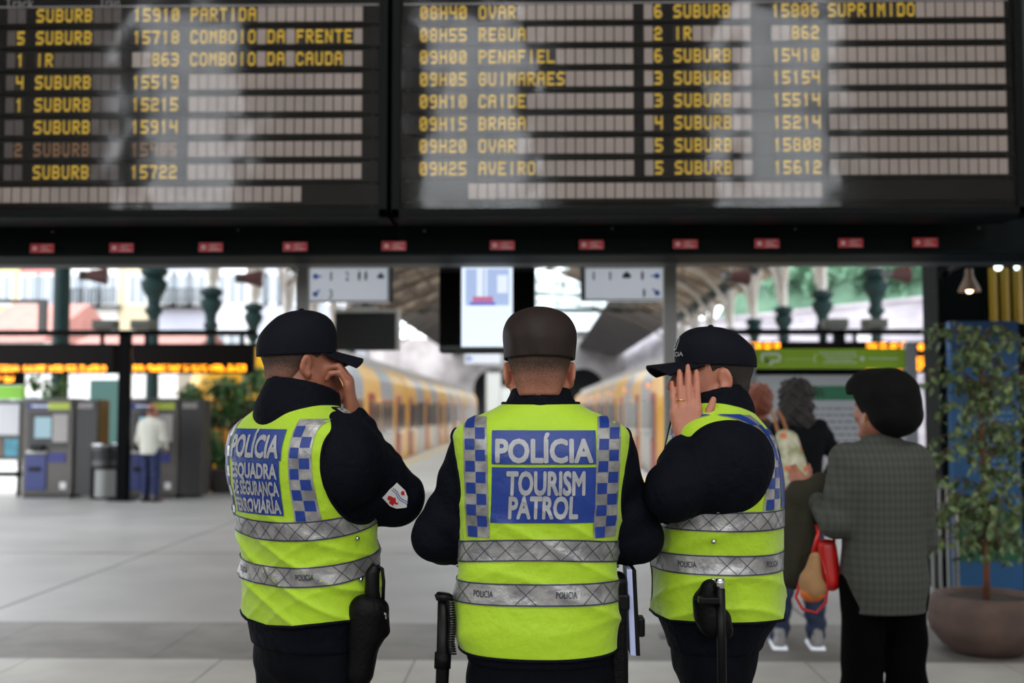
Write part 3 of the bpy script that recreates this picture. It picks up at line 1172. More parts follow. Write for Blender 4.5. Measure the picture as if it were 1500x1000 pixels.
def sign(label, px0, px1, py0, py1, Y, postside):
    p, q = at(px0, py1, Y), at(px1, py0, Y)
    x0, x1, z0, z1 = p.x, q.x, p.z, q.z
    t = thing('platform_sign', label, 'sign', ((x0 + x1) / 2, Y, z0), 0)
    o_ = MB(); w_ = (x1 - x0) / 2; h_ = z1 - z0
    o_.box(-w_, w_, -.04, .04, 0, h_); o_.build('sign_panel', M_SIGN, t, bev=.006)
    o_ = MB()
    for a0, a1, b0, b1 in ((-w_, w_, 0, .012), (-w_, w_, h_ - .012, h_), (-w_, -w_ + .012, 0, h_), (w_ - .012, w_, 0, h_)):
        o_.box(a0, a1, -.045, -.038, b0, b1)
    o_.build('sign_rim', M_GREYM, t)
    o_ = MB(); xx = w_ + .012 if postside > 0 else -w_ - .012
    o_.box(xx - .012, xx + .012, -.02, .02, -.0, HR - z0); o_.build('hanger', M_DGREEN2, t)
    bl, bk = MB(), MB()
    if postside > 0:
        icon_arrow(bl, -w_ + .075, h_ * .72, .022, 0, -.0455)
        icon_arrow(bl, -w_ + .075, h_ * .22, .022, PI / 4, -.0455)
        flat_text(bk, '1', -w_ * .42, -w_ * .38, h_ * .60, h_ * .85, -.0455)
        flat_text(bk, '2', -w_ * .06, w_ * .04, h_ * .60, h_ * .85, -.0455)
        flat_text(bk, '3', -w_ * .46, -w_ * .36, h_ * .10, h_ * .35, -.0455)
        person_icon(bk, w_ * .28, h_ * .60, h_ * .28, -.0455); person_icon(bk, w_ * .44, h_ * .60, h_ * .28, -.0455)
        bk.rect(w_ * .72, w_ * .88, h_ * .66, h_ * .76, -.0455); bk.rect(w_ * .77, w_ * .83, h_ * .76, h_ * .82, -.0455)
    else:
        icon_arrow(bl, w_ - .075, h_ * .72, .022, PI, -.0455)
        icon_arrow(bl, w_ - .075, h_ * .22, .022, PI * .75, -.0455)
        flat_text(bk, '1', -w_ * .78, -w_ * .74, h_ * .60, h_ * .85, -.0455)
        flat_text(bk, '1', -w_ * .38, -w_ * .34, h_ * .60, h_ * .85, -.0455)
        bk.rect(-w_ * .06, w_ * .14, h_ * .66, h_ * .78, -.0455); bk.rect(-w_ * .01, w_ * .09, h_ * .78, h_ * .84, -.0455)
        person_icon(bk, w_ * .42, h_ * .60, h_ * .28, -.0455)
        person_icon(bk, w_ * .46, h_ * .10, h_ * .26, -.0455)
    bl.build('sign_arrow', M_SBLUE, t); bk.build('sign_symbol', M_SBLK, t)


sign('white hanging platform sign with numbers 1 2 3, left of the bright screen', 450, 571, 391, 443, 9.2, 1)
sign('white hanging platform sign with blue arrows at its right end, right of the bright screen', 855, 975, 391, 441, 9.2, -1)

# bright information screen in its black case
Y = 8.4
p, q = at(643, 516, Y), at(783, 376, Y)
t = thing('information_display', 'tall black hanging information display with a bright white screen', 'screen', ((p.x + q.x) / 2, Y, p.z))
w_, h_ = (q.x - p.x) / 2, zb0 + .12 - p.z
m_ = MB(); m_.box(-w_, w_, .0, .22, 0, h_); m_.build('case', M_BLACKM, t, bev=.01)
for zz in (.03, h_ - .03):
    m_ = MB(); m_.box(-w_ + .01, w_ - .01, -.012, 0, zz - .02, zz + .02); m_.build('case_trim', mat('dark_plastic_trim', (18, 20, 23), rough=.5), t)
for s_ in (-1, 1):
    m_ = MB(); m_.box(s_ * .2 - .02, s_ * .2 + .02, .08, .12, h_, HR - p.z); m_.build('hanger', M_BLACKM, t)
a_, b_ = at(676, 508, Y), at(751, 377, Y)
ox, oz = (p.x + q.x) / 2, p.z


def em(name, rgb, s=1.0):
    return mat(name, (8, 8, 8), rough=.3, emit=rgb, estr=s)


m_ = MB(); m_.box(a_.x - ox, b_.x - ox, -.016, -.012, a_.z - oz, b_.z - oz); scr = m_.build('screen', em('screen_glow_white', (226, 240, 255), 1.15), t)
W_, H_ = b_.x - a_.x, b_.z - a_.z
X0, Z0 = a_.x - ox, a_.z - oz
for nm, m__, rs in (('screen_strip', em('screen_glow_lime', (214, 232, 120), 1.1), [(.08, .93, .90, .95)]),
                    ('screen_picture', em('screen_glow_blue', (176, 196, 236), 1.0), [(.08, .93, .46, .87)]),
                    ('screen_picture_light', em('screen_glow_pale', (226, 236, 252), 1.1), [(.30, .42, .5, .87), (.46, .50, .55, .87), (.7, .9, .6, .8)]),
                    ('screen_picture_red', em('screen_glow_rose', (206, 120, 160), .9), [(.22, .62, .50, .56)]),
                    ('screen_picture_violet', em('screen_glow_violet', (120, 120, 214), .9), [(.16, .66, .46, .50)])):
    m_ = MB()
    k = {'screen_strip': .0165, 'screen_picture': .0165, 'screen_picture_light': .017, 'screen_picture_red': .0175, 'screen_picture_violet': .0172}[nm]
    for u0, u1, v0, v1 in rs:
        m_.rect(X0 + u0 * W_, X0 + u1 * W_, Z0 + v0 * H_, Z0 + v1 * H_, -k)
    m_.build(nm, m__, scr)

# switched-off monitor over the left train, seen past the left cap
Y = 11.0
p, q = at(490, 513, Y), at(580, 458, Y)
t = thing('monitor', 'switched-off black monitor with a pale frame, hanging right of the left navy cap', 'monitor', ((p.x + q.x) / 2, Y, p.z))
w_, h_ = (q.x - p.x) / 2, q.z - p.z
m_ = MB(); m_.box(-w_, w_, .0, .08, 0, h_); m_.build('case', mat('monitor_black', (34, 34, 34), rough=.35), t, bev=.008)
m_ = MB(); m_.box(-w_ - .0, w_ + .03, -.03, .09, h_, h_ + .035); m_.box(w_, w_ + .035, -.03, .09, -.0, h_ + .02); m_.box(-w_ * .5, w_ * .4, -.02, .06, h_ + .03, h_ + .06)
m_.build('frame', M_PALE, t, bev=.004)
m_ = MB(); m_.box(-.04, .04, .0, .05, h_ + .05, HR - p.z); m_.build('hanger', M_DGREYM, t)

# ------------------------------------------------------------------ LED displays on their black gantries
M_LED = em('led_orange', (255, 150, 20), 7.0)
M_DISP = mat('display_black', (8, 6, 6), rough=.6, spec=.05)
GY = 19.3


def led_rows(m_, x0, x1, z, s, seed, y, rowsn=5, fill=(.9, .95)):
    """a line of dot-matrix blobs that reads only as light"""
    r_ = random.Random(seed)
    x = x0
    while x < x1:
        L = r_.choice((.35, .55, .75, 1.0, 1.2)) * s * 14
        e = min(x1, x + L)
        xx = x
        while xx < e:
            for k in range(rowsn):
                if r_.random() < .72:
                    m_.add([(xx + s * .42 * math.cos(t * PI / 3), y, z + (k - 2) * s + s * .42 * math.sin(t * PI / 3)) for t in range(6)], [tuple(range(6))])
            xx += s
        x = e + s * 2.2


def display_box(label, px0, px1, py0, py1, Y, lines, group='hanging LED displays'):
    p, q = at(px0, py1, Y), at(px1, py0, Y)
    t = thing('led_display', label, 'display', ((p.x + q.x) / 2, Y, p.z), 0, group)
    w_, h_ = (q.x - p.x) / 2, q.z - p.z
    m_ = MB(); m_.box(-w_, w_, 0, .22, 0, h_); m_.build('case', M_DISP, t, bev=.01)
    m_ = MB(); m_.box(-w_ + .03, w_ - .03, -.006, 0, .03, h_ - .03)
    m_.build('screen', mat('display_window', (12, 7, 5), rough=.4, spec=.06), t)
    m_ = MB()
    for l0, l1, py_, sd in lines:
        a_, b_ = at(l0, py_, Y), at(l1, py_, Y)
        led_rows(m_, a_.x - (p.x + q.x) / 2, b_.x - (p.x + q.x) / 2, a_.z - p.z, .0235, sd, -.0075)
    m_.build('led_text', M_LED, t, kind='stuff')
    m_ = MB()
    for s_ in (-.8, .8):
        m_.box(s_ * w_ - .03, s_ * w_ + .03, .08, .14, h_, at(0, 488, Y).z - p.z)
    m_.build('hanger', M_BLACKM, t)
    return t


display_box('black LED display with an orange line, at the far left over the ticket machines', -60, 169, 503, 547, GY, [(-50, 157, 539.5, 3)])
display_box('black LED display with an orange line, left of the navy cap', 193, 370, 503, 547, GY, [(196, 361, 539, 8)])
display_box('black LED display above the green sign board, its left one', 1060, 1226, 500, 546, GY, [(1088, 1142, 507, 12)])
display_box('black LED display with two orange lines, between green sign board and ficus', 1240, 1396, 500, 546, GY, [(1270, 1326, 507, 15), (1345, 1392, 508, 19), (1270, 1326, 537, 16), (1344, 1392, 527, 17), (1344, 1380, 537, 18)])


def gantry(label, px0, px1, posts, boxes):
    zt, z1 = at(0, 483, GY).z, at(0, 491, GY).z
    a_, b_ = at(px0, 487, GY).x, at(px1, 487, GY).x
    t = thing('display_gantry', label, 'gantry', ((a_ + b_) / 2, GY, 0))
    c_ = (a_ + b_) / 2
    m_ = MB((c_, GY, 0)); m_.box(a_, b_, GY + .05, GY + .2, z1, zt); m_.build('top_beam', M_BLACKM, t, bev=.006)
    m_ = MB((c_, GY, 0)); zz = at(0, 505, GY).z; m_.box(a_, b_, GY + .24, GY + .32, zz - .03, zz + .03); m_.build('lower_beam', M_BLACKM, t)
    for pp in posts:
        x = at(pp, 500, GY).x
        m_ = MB((c_, GY, 0)); m_.box(x - .09, x + .09, GY + .05, GY + .22, .0, zt); m_.box(x - .2, x + .2, GY - .05, GY + .32, 0, .02); m_.build('post', M_BLACKM, t, bev=.006)
    for pp in boxes:
        x = at(pp, 478, GY).x
        m_ = MB((c_, GY, 0)); m_.box(x - .2, x + .2, GY, GY + .25, zt + .015, zt + .17); m_.box(x - .16, x + .16, GY - .02, GY, zt + .04, zt + .14)
        m_.build('floodlight', mat('floodlight_grey', (70, 70, 62), rough=.6), t, bev=.01)


gantry('black steel gantry with LED displays above the ticket machines', -80, 372, [180], [151, 207])
gantry('black steel gantry with LED displays above the green sign board', 1065, 1392, [1232], [1226, 1284])

# open frame far left
p = at(0, 440, GY + .12); q = at(68, 480, GY + .12)
t = thing('sign_frame', 'empty grey steel frame standing above the far left display', 'frame', (q.x, GY + .12, 0))
m_ = MB(); m_.box(-1.9, 0, -.04, .04, p.z - .05, p.z + .02); m_.build('top_rail', M_DGREYM, t)
gz0 = at(0, 483, GY).z
m_ = MB(); m_.box(-.13, 0, -.05, .05, gz0, p.z - .05); m_.build('upright', M_DGREYM, t)
m_ = MB(); m_.box(-1.9, -1.78, -.05, .05, gz0, p.z - .05); m_.build('upright', M_DGREYM, t)

# ------------------------------------------------------------------ the train shed
M_SKYL = glass_mat('skylight_glass', (240, 248, 248), ior=1.3)


def roof_plane(name, x0, z0, x1, z1, y0, y1, m, th=.15):
    n_ = Vector((-(z1 - z0), 0, x1 - x0)).normalized() * th
    a, b = Vector((x0, 0, z0)), Vector((x1, 0, z1))
    m_ = MB()
    P = [(v.x, y, v.z) for y in (y0, y1) for v in (a, b, b + n_, a + n_)]
    m_.add(P, [(0, 1, 2, 3), (4, 7, 6, 5), (0, 4, 5, 1), (1, 5, 6, 2), (2, 6, 7, 3), (3, 7, 4, 0)])
    return structure(m_.build(name, m))


SL = .40
ap = 11.9
YA, YE = 8.0, 80.0
for s_ in (-1, 1):
    # boards from the eaves (|x| = 10) up to the ridge light
    roof_plane('ceiling_shed_%s' % ('left' if s_ < 0 else 'right'), s_ * 10.6, ap - SL * 10.6, s_ * 2.2, ap - SL * 2.2, YA, YE, M_ROOFW)
    m_ = MB()
    for k in range(10):
        y0 = YA + k * 7.2
        m_.add([(s_ * 2.2, y0, ap - SL * 2.2), (s_ * .0, y0, ap), (s_ * .0, y0 + 7.1, ap), (s_ * 2.2, y0 + 7.1, ap - SL * 2.2)], [(0, 1, 2, 3)])
    structure(m_.build('window_ridge_%s' % ('left' if s_ < 0 else 'right'), M_SKYL))
    # lower and longer roof beyond with a wide glazed strip
    apb = 11.2
    roof_plane('ceiling_far_shed_%s' % ('left' if s_ < 0 else 'right'), s_ * 11, apb - .22 * 11, s_ * 5.6, apb - .22 * 5.6, YE + .3, 150, M_ROOFD)
    m_ = MB(); m_.add([(s_ * 5.6, YE + .3, apb - .22 * 5.6), (0, YE + .3, apb), (0, 150, apb), (s_ * 5.6, 150, apb - .22 * 5.6)], [(0, 1, 2, 3)])
    structure(m_.build('window_far_ridge_%s' % ('left' if s_ < 0 else 'right'), M_SKYL))
tr = MB()
for k in range(12):
    y0 = 12.0 + k * 6.0
    for s_ in (-1, 1):
        tr.tube([(s_ * 10.2, y0, ap - SL * 10.2 - .2), (0, y0, ap - .2)], .13, 6)
        tr.tube([(s_ * 9.3, y0, 6.2), (s_ * 7.0, y0, 7.6), (s_ * 4.0, y0, 8.6), (0, y0, 9.0)], .07, 6)
        for xx in (7.0, 4.0, 1.8):
            tr.tube([(s_ * xx, y0, 7.6 + (7.0 - xx) * .28), (s_ * xx, y0, ap - SL * xx - .2)], .05, 6)
        tr.tube([(s_ * 7.0, y0, 7.6), (s_ * 4, y0, ap - SL * 4 - .2)], .05, 6)
structure(tr.build('trim_roof_truss', mat('truss_iron', (112, 102, 92), rough=.7)))
m_ = MB()
for s_ in (-1, 1):
    for xx in np.arange(3.2, 10.2, 1.1):
        m_.box(s_ * xx - .05, s_ * xx + .05, YA, YE, ap - SL * xx - .16, ap - SL * xx - .02)
structure(m_.build('trim_roof_purlin', mat('purlin_wood', (96, 84, 74), rough=.8)))
# glazed gable between the two roofs
m_ = MB(); m_.add([(-8.2, YE, ap - SL * 8.2), (8.2, YE, ap - SL * 8.2), (0, YE, ap)], [(0, 1, 2)]); structure(m_.build('window_gable', M_SKYL))
m_ = MB()
for xx in np.arange(-7.5, 7.6, 1.5):
    m_.box(xx - .04, xx + .04, YE - .1, YE, ap - SL * 8.2, ap - SL * abs(xx))
m_.box(-8.6, 8.6, YE - .2, YE + .1, ap - SL * 8.2 - .25, ap - SL * 8.2 + .05)
m_.box(-6, 6, YE - .1, YE, 9.6, 9.7)
structure(m_.build('trim_gable_bars', M_DGREEN2))

# end wall with the two tunnel mouths
EY = 150
w_ = MB()
M_END = mat('tunnel_wall_stone', (178, 170, 168), rough=.9, var=.9, vscale=.35, rgb2=(120, 112, 112), bump=.3, bscale=3, bdist=.2)
holes = [(-8.2, -2.6), (3.4, 9.0)]
w_.box(-40, -8.2, EY, EY + 1, -1, 11); w_.box(-2.6, 3.4, EY, EY + 1, -1, 11); w_.box(9.0, 40, EY, EY + 1, -1, 11)
for hx0, hx1 in holes:
    c_ = (hx0 + hx1) / 2
    r_ = (hx1 - hx0) / 2
    n = 14
    for i in range(n):
        a0, a1_ = PI * i / n, PI * (i + 1) / n
        pts = [(c_ + r_ * math.cos(a0), 4.2 + r_ * math.sin(a0)), (c_ + r_ * math.cos(a1_), 4.2 + r_ * math.sin(a1_))]
        w_.add([(pts[0][0], EY, pts[0][1]), (pts[0][0], EY, 11), (pts[1][0], EY, 11), (pts[1][0], EY, pts[1][1])], [(0, 1, 2, 3)])
structure(w_.build('wall_far_end', M_END))
w_ = MB(); w_.box(-12, 12, EY + 14, EY + 15, -1, 12); w_.box(-12, -11.5, EY + 1, EY + 14, -1, 12); w_.box(11.5, 12, EY + 1, EY + 14, -1, 12); w_.box(-12, 12, EY + 1, EY + 15, 11, 12)
structure(w_.build('wall_tunnel', mat('tunnel_dark', (20, 20, 22), rough=.9)))

# iron columns, both rows
def column(label, x, y, zc, plain=False, top=7.4, group=None):
    t = thing('iron_column', label, 'column', (x, y, 0), 0, group)
    m_ = MB()
    if plain:
        m_.lathe((0, 0, 0), [(.22, 0), (.22, .3), (.17, .35), (.16, top)], 14)
        m_.build('shaft', M_DGREEN2, t, smooth=False)
        return t
    m_.lathe((0, 0, 0), [(.34, 0), (.34, .35), (.24, .5), (.24, 1.1), (.17, 1.2), (.13, zc - 1.0)], 16)
    m_.build('shaft', M_DGREEN2, t)
    m_ = MB(); m_.lathe((0, 0, 0), [(.13, zc - 1.0), (.24, zc - .85), (.15, zc - .7), (.18, zc - .5), (.30, zc - .3), (.34, zc - .12), (.22, zc), (.34, zc + .1), (.34, zc + .22), (.2, zc + .3)], 16)
    m_.build('capital', M_DGREEN2, t)
    m_ = MB(); m_.lathe((0, 0, 0), [(.15, zc + .3), (.14, top)], 12); m_.build('upper_shaft', M_PALE, t)
    for s_ in (-1, 1):
        m_ = MB()
        pts = [(0, s_ * (.15 + 2.3 * (1 - math.cos(a)) ), zc + .5 + (top - zc - .7) * math.sin(a)) for a in np.linspace(0, PI / 2, 9)]
        m_.tube(pts, .09, 6)
        m_.build('bracket', M_PALE, t)
    m_ = MB()
    s_ = 1 if x < 0 else -1
    m_.tube([(s_ * (.15 + 2.6 * (1 - math.cos(a))), 0, zc + .5 + (top + .4 - zc) * math.sin(a)) for a in np.linspace(0, PI / 2, 9)], .09, 6)
    m_.build('bracket', M_PALE, t)
    return t


ORD = ['nearest', 'second nearest', 'third nearest', 'fourth nearest', 'fifth nearest', 'sixth nearest', 'seventh nearest', 'eighth nearest', 'ninth nearest']
column('plain dark green iron column behind the far left gantry, nearest of the left row', -9.7, 23.0, 4.9, plain=True)
for k in range(7):
    column('%s green iron column with a dark capital, left row' % ORD[k], -9.7, 28.6 + 5.1 * k, 4.9)
for k in range(8):
    column('%s green iron column with a dark capital, right row' % ORD[k], 9.0, 30.2 + 5.6 * k, 5.0)
m_ = MB()
for x in (-9.7, 9.0):
    m_.box(x - .15, x + .15, 20, 80, 7.1, 7.6)
structure(m_.build('trim_eaves_beam', M_DGREEN2))

# loudspeaker horns on thin stems under the beam
for px_, py_, k in ((137, 404, 0), (365, 408, 1), (1077, 405, 2), (1312, 402, 3)):
    Yh = 16.0
    p = at(px_, py_, Yh)
    lb = ['brown loudspeaker horn above the far left gantry', 'brown loudspeaker horn left of the left grey post', 'brown loudspeaker horn above the right officer, beside pale columns', 'brown loudspeaker horn before the green hillside at right'][k]
    t = thing('loudspeaker', lb, 'loudspeaker', p, R(25), 'loudspeaker horns')
    m_ = MB(); m_.cyl((-.12, 0, .0), (.16, -.05, .0), .055, .12, 14); m_.cyl((.16, -.05, 0), (.18, -.055, 0), .13, .12, 14); m_.build('horn', mat('horn_brown', (84, 48, 44), rough=.5), t)
    m_ = MB(); m_.cyl((-.2, 0, 0), (-.11, 0, 0), .06, .07, 12); m_.build('driver', M_DGREYM, t)
    m_ = MB(); m_.cyl((-.02, 0, .05), (.1, .4, 4.2), .012, n=6); m_.build('stem', M_DGREYM, t)
# ------------------------------------------------------------------ trains
M_TY = mat('train_yellow', (240, 178, 40), rough=.32, coat=.4)
M_TG = mat('train_grey', (150, 152, 158), rough=.35, coat=.3)
M_TL = mat('train_light_grey', (196, 194, 194), rough=.4)
M_TR = mat('train_door_red', (150, 38, 46), rough=.4)
M_TW = mat('train_window', (22, 24, 28), rough=.12)
M_TROOF = mat('train_roof', (168, 168, 168), rough=.5)
M_LAMPR = em('signal_red', (255, 50, 60), 6)
M_LAMPO = em('signal_orange', (255, 150, 60), 1.6)


def train(label, xs, side, y0, y1):
    """xs: side plane towards the platform; side: +1 body extends to +x"""
    t = thing('commuter_train', label, 'train', (xs + side * 1.45, y0, -.9))
    org = (xs + side * 1.45, y0, -.9)
    X = lambda d: xs + side * d
    prof = [(0.0, .0), (0.0, 1.9), (.05, 2.35), (.22, 2.66), (.5, 2.82), (1.45, 2.92), (2.4, 2.82), (2.68, 2.66), (2.85, 2.35), (2.9, 1.9), (2.9, .0), (2.85, -.55), (.05, -.55)]

    def hull(ya, yb, m, name, inset=0.0, nose=0):
        m_ = MB(org)
        secs = [(ya, 0.0)] + ([] if not nose else [(ya + .5, 0)]) + [(yb, 0)]
        if nose:
            secs = [(ya, .55), (ya + .25, .28), (ya + .8, .08), (ya + 1.6, 0), (yb, 0)]
        P = []
        for y, k in secs:
            for d, z in prof:
                dd = 1.45 + (d - 1.45) * (1 - k * .45)
                zz = .9 + (z - .9) * (1 - k * .5)
                P.append((X(dd), y, zz))
        n = len(prof)
        fs = [(i * n + j, i * n + (j + 1) % n, (i + 1) * n + (j + 1) % n, (i + 1) * n + j) for i in range(len(secs) - 1) for j in range(n)]
        fs += [tuple(range(n)), tuple(range((len(secs) - 1) * n, len(secs) * n))[::-1]]
        m_.add(P, fs)
        return m_.build(name, m, t)
    L = (y1 - y0)
    ncar = int(round(L / 15.5))
    cl = L / ncar
    for c in range(ncar):
        ya = y0 + c * cl
        yb = ya + cl - .35
        yy = ya
        # yellow door bays alternate with grey window bays
        bays = [('y', 3.2)] + [('g', (cl - .35 - 3 * 3.2) / 2), ('y', 3.2)] * 2
        for bi, (kind, bl) in enumerate(bays):
            ye = yy + bl
            body = hull(yy, ye, M_TY if kind == 'y' else M_TG, 'door_bay' if kind == 'y' else 'window_bay', nose=1 if (c == 0 and bi == 0) else 0)
            e = -side * .012
            if kind == 'y':
                s0 = yy + (1.9 if (c == 0 and bi == 0) else .35)
                m_ = MB(org); m_.box(min(X(0) + e, X(0)), max(X(0) + e, X(0)), s0 + (0 if bi == 0 and c == 0 else .3), min(ye - .1, s0 + 1.5), .02, 1.98); m_.build('train_door', M_TR, body)
                m_ = MB(org); m_.box(min(X(0) + 2 * e, X(0)), max(X(0) + 2 * e, X(0)), s0 + .5, s0 + .86, .8, 1.8); m_.box(min(X(0) + 2 * e, X(0)), max(X(0) + 2 * e, X(0)), s0 + .98, s0 + 1.34, .8, 1.8); m_.build('door_window', M_TW, body)
                m_ = MB(org); m_.box(min(X(0) + e, X(0)), max(X(0) + e, X(0)), s0 + 1.6, ye - .2, .95, 1.75); m_.build('side_window', M_TW, body)
            else:
                m_ = MB(org); m_.box(min(X(0) + e, X(0)), max(X(0) + e, X(0)), yy, ye, -.4, .86); m_.build('lower_panel', M_TL, body)
                m_ = MB(org); m_.box(min(X(0) + e, X(0)), max(X(0) + e, X(0)), yy + .1, ye - .1, .92, 1.82); m_.build('window_strip', M_TW, body)
            yy = ye
        if c < ncar - 1:
            m_ = MB(org); m_.box(min(X(.2), X(2.7)), max(X(.2), X(2.7)), yb, yb + .35, -.3, 2.6); m_.build('gangway', M_BLACKPL, t)
    m_ = MB(org); m_.box(min(X(.5), X(2.4)), max(X(.5), X(2.4)), y0 + 2.5, y1 - 1, 2.78, 3.02); m_.build('roof_equipment', M_TROOF, t)
    # cab front
    m_ = MB(org); m_.box(min(X(.75), X(2.15)), max(X(.75), X(2.15)), y0 - .03, y0 + .03, 1.15, 1.75); m_.build('windscreen', M_TW, t)
    m_ = MB(org)
    for d in (.8, 2.1):
        m_.cyl((X(d), y0 - .02, .75), (X(d), y0 + .02, .75), .09, n=12)
    m_.build('headlamp', M_PALE, t)
    m_ = MB(org)
    for c in range(1 if side < 0 else ncar * 2):
        y = y0 + 3.5 + c * cl / 2
        m_.cyl((X(-.01), y, 2.18), (X(-.06), y, 2.18), .07, n=10)
    m_.build('door_lamp', M_LAMPO, t)
    m_ = MB(org)
    for c in range(ncar):
        for q in (2.5, cl - 3):
            m_.box(min(X(.3), X(2.6)), max(X(.3), X(2.6)), y0 + c * cl + q - 1, y0 + c * cl + q + 1, -.8, -.5)
            for dy in (-.8, .8):
                m_.cyl((X(.5), y0 + c * cl + q + dy, -.55), (X(2.4), y0 + c * cl + q + dy, -.55), .4, n=16)
    m_.build('bogie', M_BLACKPL, t)
    return t


train('yellow and grey commuter train at the left platform edge', -4.30, -1, 22.6, 84.0)
train('yellow and grey commuter train at the right platform edge, behind the profile officer', 2.95, 1, 26.2, 88.0)
m_ = MB()
for x in (-6.5, -5.0, 3.7, 5.2):
    m_.box(x - .05, x + .05, 21.7, 150, -.97, -.89)
tag(m_.build('track_rail', M_DGREYM), kind='structure')

# pale cabinets and signal posts on the middle platform
p = ground(731, 634)
for px_, py_, w0, hpy, lb in ((723, 628, 11, 545, 'tall white cabinet on the far platform, left of the round cap'), (742, 626, 14, 566, 'lower white cabinet on the far platform, touching the round cap')):
    g = ground(px_, py_)
    hw_ = w0 / F * g.y
    hz_ = at(px_, hpy, g.y).z
    t = thing('platform_cabinet', lb, 'cabinet', (g.x, g.y, 0))
    m_ = MB(); m_.box(-hw_, hw_, -.5, .5, .1, hz_); m_.build('cabinet_body', M_PALE, t, bev=.03)
    m_ = MB(); m_.box(-hw_ * .9, hw_ * .9, -.45, .45, 0, .1); m_.build('plinth', M_DGREYM, t)
    m_ = MB(); m_.box(-hw_ * .8, hw_ * .8, -.52, -.5, .3, hz_ - .2); m_.build('cabinet_door', mat('cabinet_white', (214, 214, 212), rough=.5), t, bev=.01)
for px_, py_, lb in ((850, 628, 'signal post with a red lamp, far right platform edge'), (938, 655, 'signal post with a small red lamp beside the yellow train nose')):
    g = ground(px_, py_)
    t = thing('signal_post', lb, 'signal', (g.x, g.y, 0))
    zz = at(px_, 588, g.y).z
    m_ = MB(); m_.cyl((0, 0, 0), (0, 0, zz), .05, n=10); m_.build('pole', M_PALE, t)
    m_ = MB(); m_.box(-.12, .12, -.1, .1, zz - .15, zz + .35); m_.build('signal_head', M_BLACKPL, t, bev=.02)
    m_ = MB(); m_.cyl((0, -.1, zz + .1), (0, -.14, zz + .1), .09 if px_ > 900 else .16, n=14); m_.build('lens', M_LAMPR, t)
# small far sign
g = at(707, 525, 60)
t = thing('far_sign', 'small pale hanging sign far along the platform, under the information display', 'sign', (g.x, 60, g.z))
m_ = MB(); m_.box(-.95, .95, -.05, .05, -.26, .26); m_.build('sign_panel', M_SIGN, t)
m_ = MB(); icon_arrow(m_, -.75, 0, .12, 0, -.06); m_.build('sign_arrow', M_SBLUE, t)
m_ = MB()
for s_ in (-.8, .8):
    m_.cyl((s_, 0, .26), (s_, 0, 8.9 - g.z), .02, n=6)
m_.build('hanger', M_DGREYM, t)

# ------------------------------------------------------------------ outside: houses at left, hillside at right
M_HROOF = mat('red_roof_tiles', (176, 122, 112), rough=.9, var=.6, vscale=2, rgb2=(146, 100, 92))
M_HW = mat('house_window', (140, 148, 156), rough=.3)
M_HWF = mat('house_window_frame', (232, 232, 228), rough=.6)


def house(label, px0, px1, Y, ztop, rgb, roofh=1.5, nwin=2, deep=9, winw=.9, first=2.0, fh=3.1, balc=False, door=None):
    a_, b_ = at(px0, 450, Y).x, at(px1, 450, Y).x
    c_ = (a_ + b_) / 2
    t = thing('house', label, 'house', (c_, Y, -1), 0, 'houses beyond the tracks')
    w_ = (b_ - a_) / 2
    col = mat('wall_paint_%d_%d_%d' % rgb, rgb, rough=.9, var=.4, vscale=.5, rgb2=tuple(int(v * .88) for v in rgb))
    m_ = MB(); m_.box(-w_, w_, 0, deep, 0, ztop + 1); wl = m_.build('facade', col, t)
    m_ = MB()
    m_.add([(-w_, -.3, ztop + 1), (w_, -.3, ztop + 1), (w_, deep + .3, ztop + 1), (-w_, deep + .3, ztop + 1), (-w_, deep / 2, ztop + 1 + roofh), (w_, deep / 2, ztop + 1 + roofh)],
           [(0, 1, 5, 4), (2, 3, 4, 5), (1, 2, 5), (3, 0, 4), (0, 3, 2, 1)])
    m_.build('roof', M_HROOF, t)
    z = first
    base = None
    while z + 1.8 < ztop + 1:
        for k in range(nwin):
            x = -w_ + (k + .5) * 2 * w_ / nwin
            fr = MB(); fr.box(x - winw / 2 - .1, x + winw / 2 + .1, -.06, 0, z - .1, z + 1.6); f_ = fr.build('window', M_HWF, t)
            pn = MB(); pn.box(x - winw / 2, x - .03, -.075, -.055, z, z + 1.5); pn.box(x + .03, x + winw / 2, -.075, -.055, z, z + 1.5); pn.build('pane', M_HW, f_)
            if balc:
                bb = MB(); bb.box(x - winw / 2 - .3, x + winw / 2 + .3, -.6, 0, z - .25, z - .13)
                for q in np.linspace(-winw / 2 - .3, winw / 2 + .3, 9):
                    bb.box(x + q - .015, x + q + .015, -.6, -.57, z - .13, z + .7)
                bb.box(x - winw / 2 - .3, x + winw / 2 + .3, -.62, -.56, z + .7, z + .75)
                bb.build('balcony', M_DGREYM, t)
        z += fh
    if door:
        x = door
        fr = MB(); fr.box(x - .75, x + .75, -.08, 0, 1.0, 3.75); f_ = fr.build('door', M_HWF, t)
        pn = MB(); pn.box(x - .55, x + .55, -.1, -.07, 1.0, 3.55); pn.build('door_leaf', mat('green_door', (40, 78, 72), rough=.6), f_)
    return t


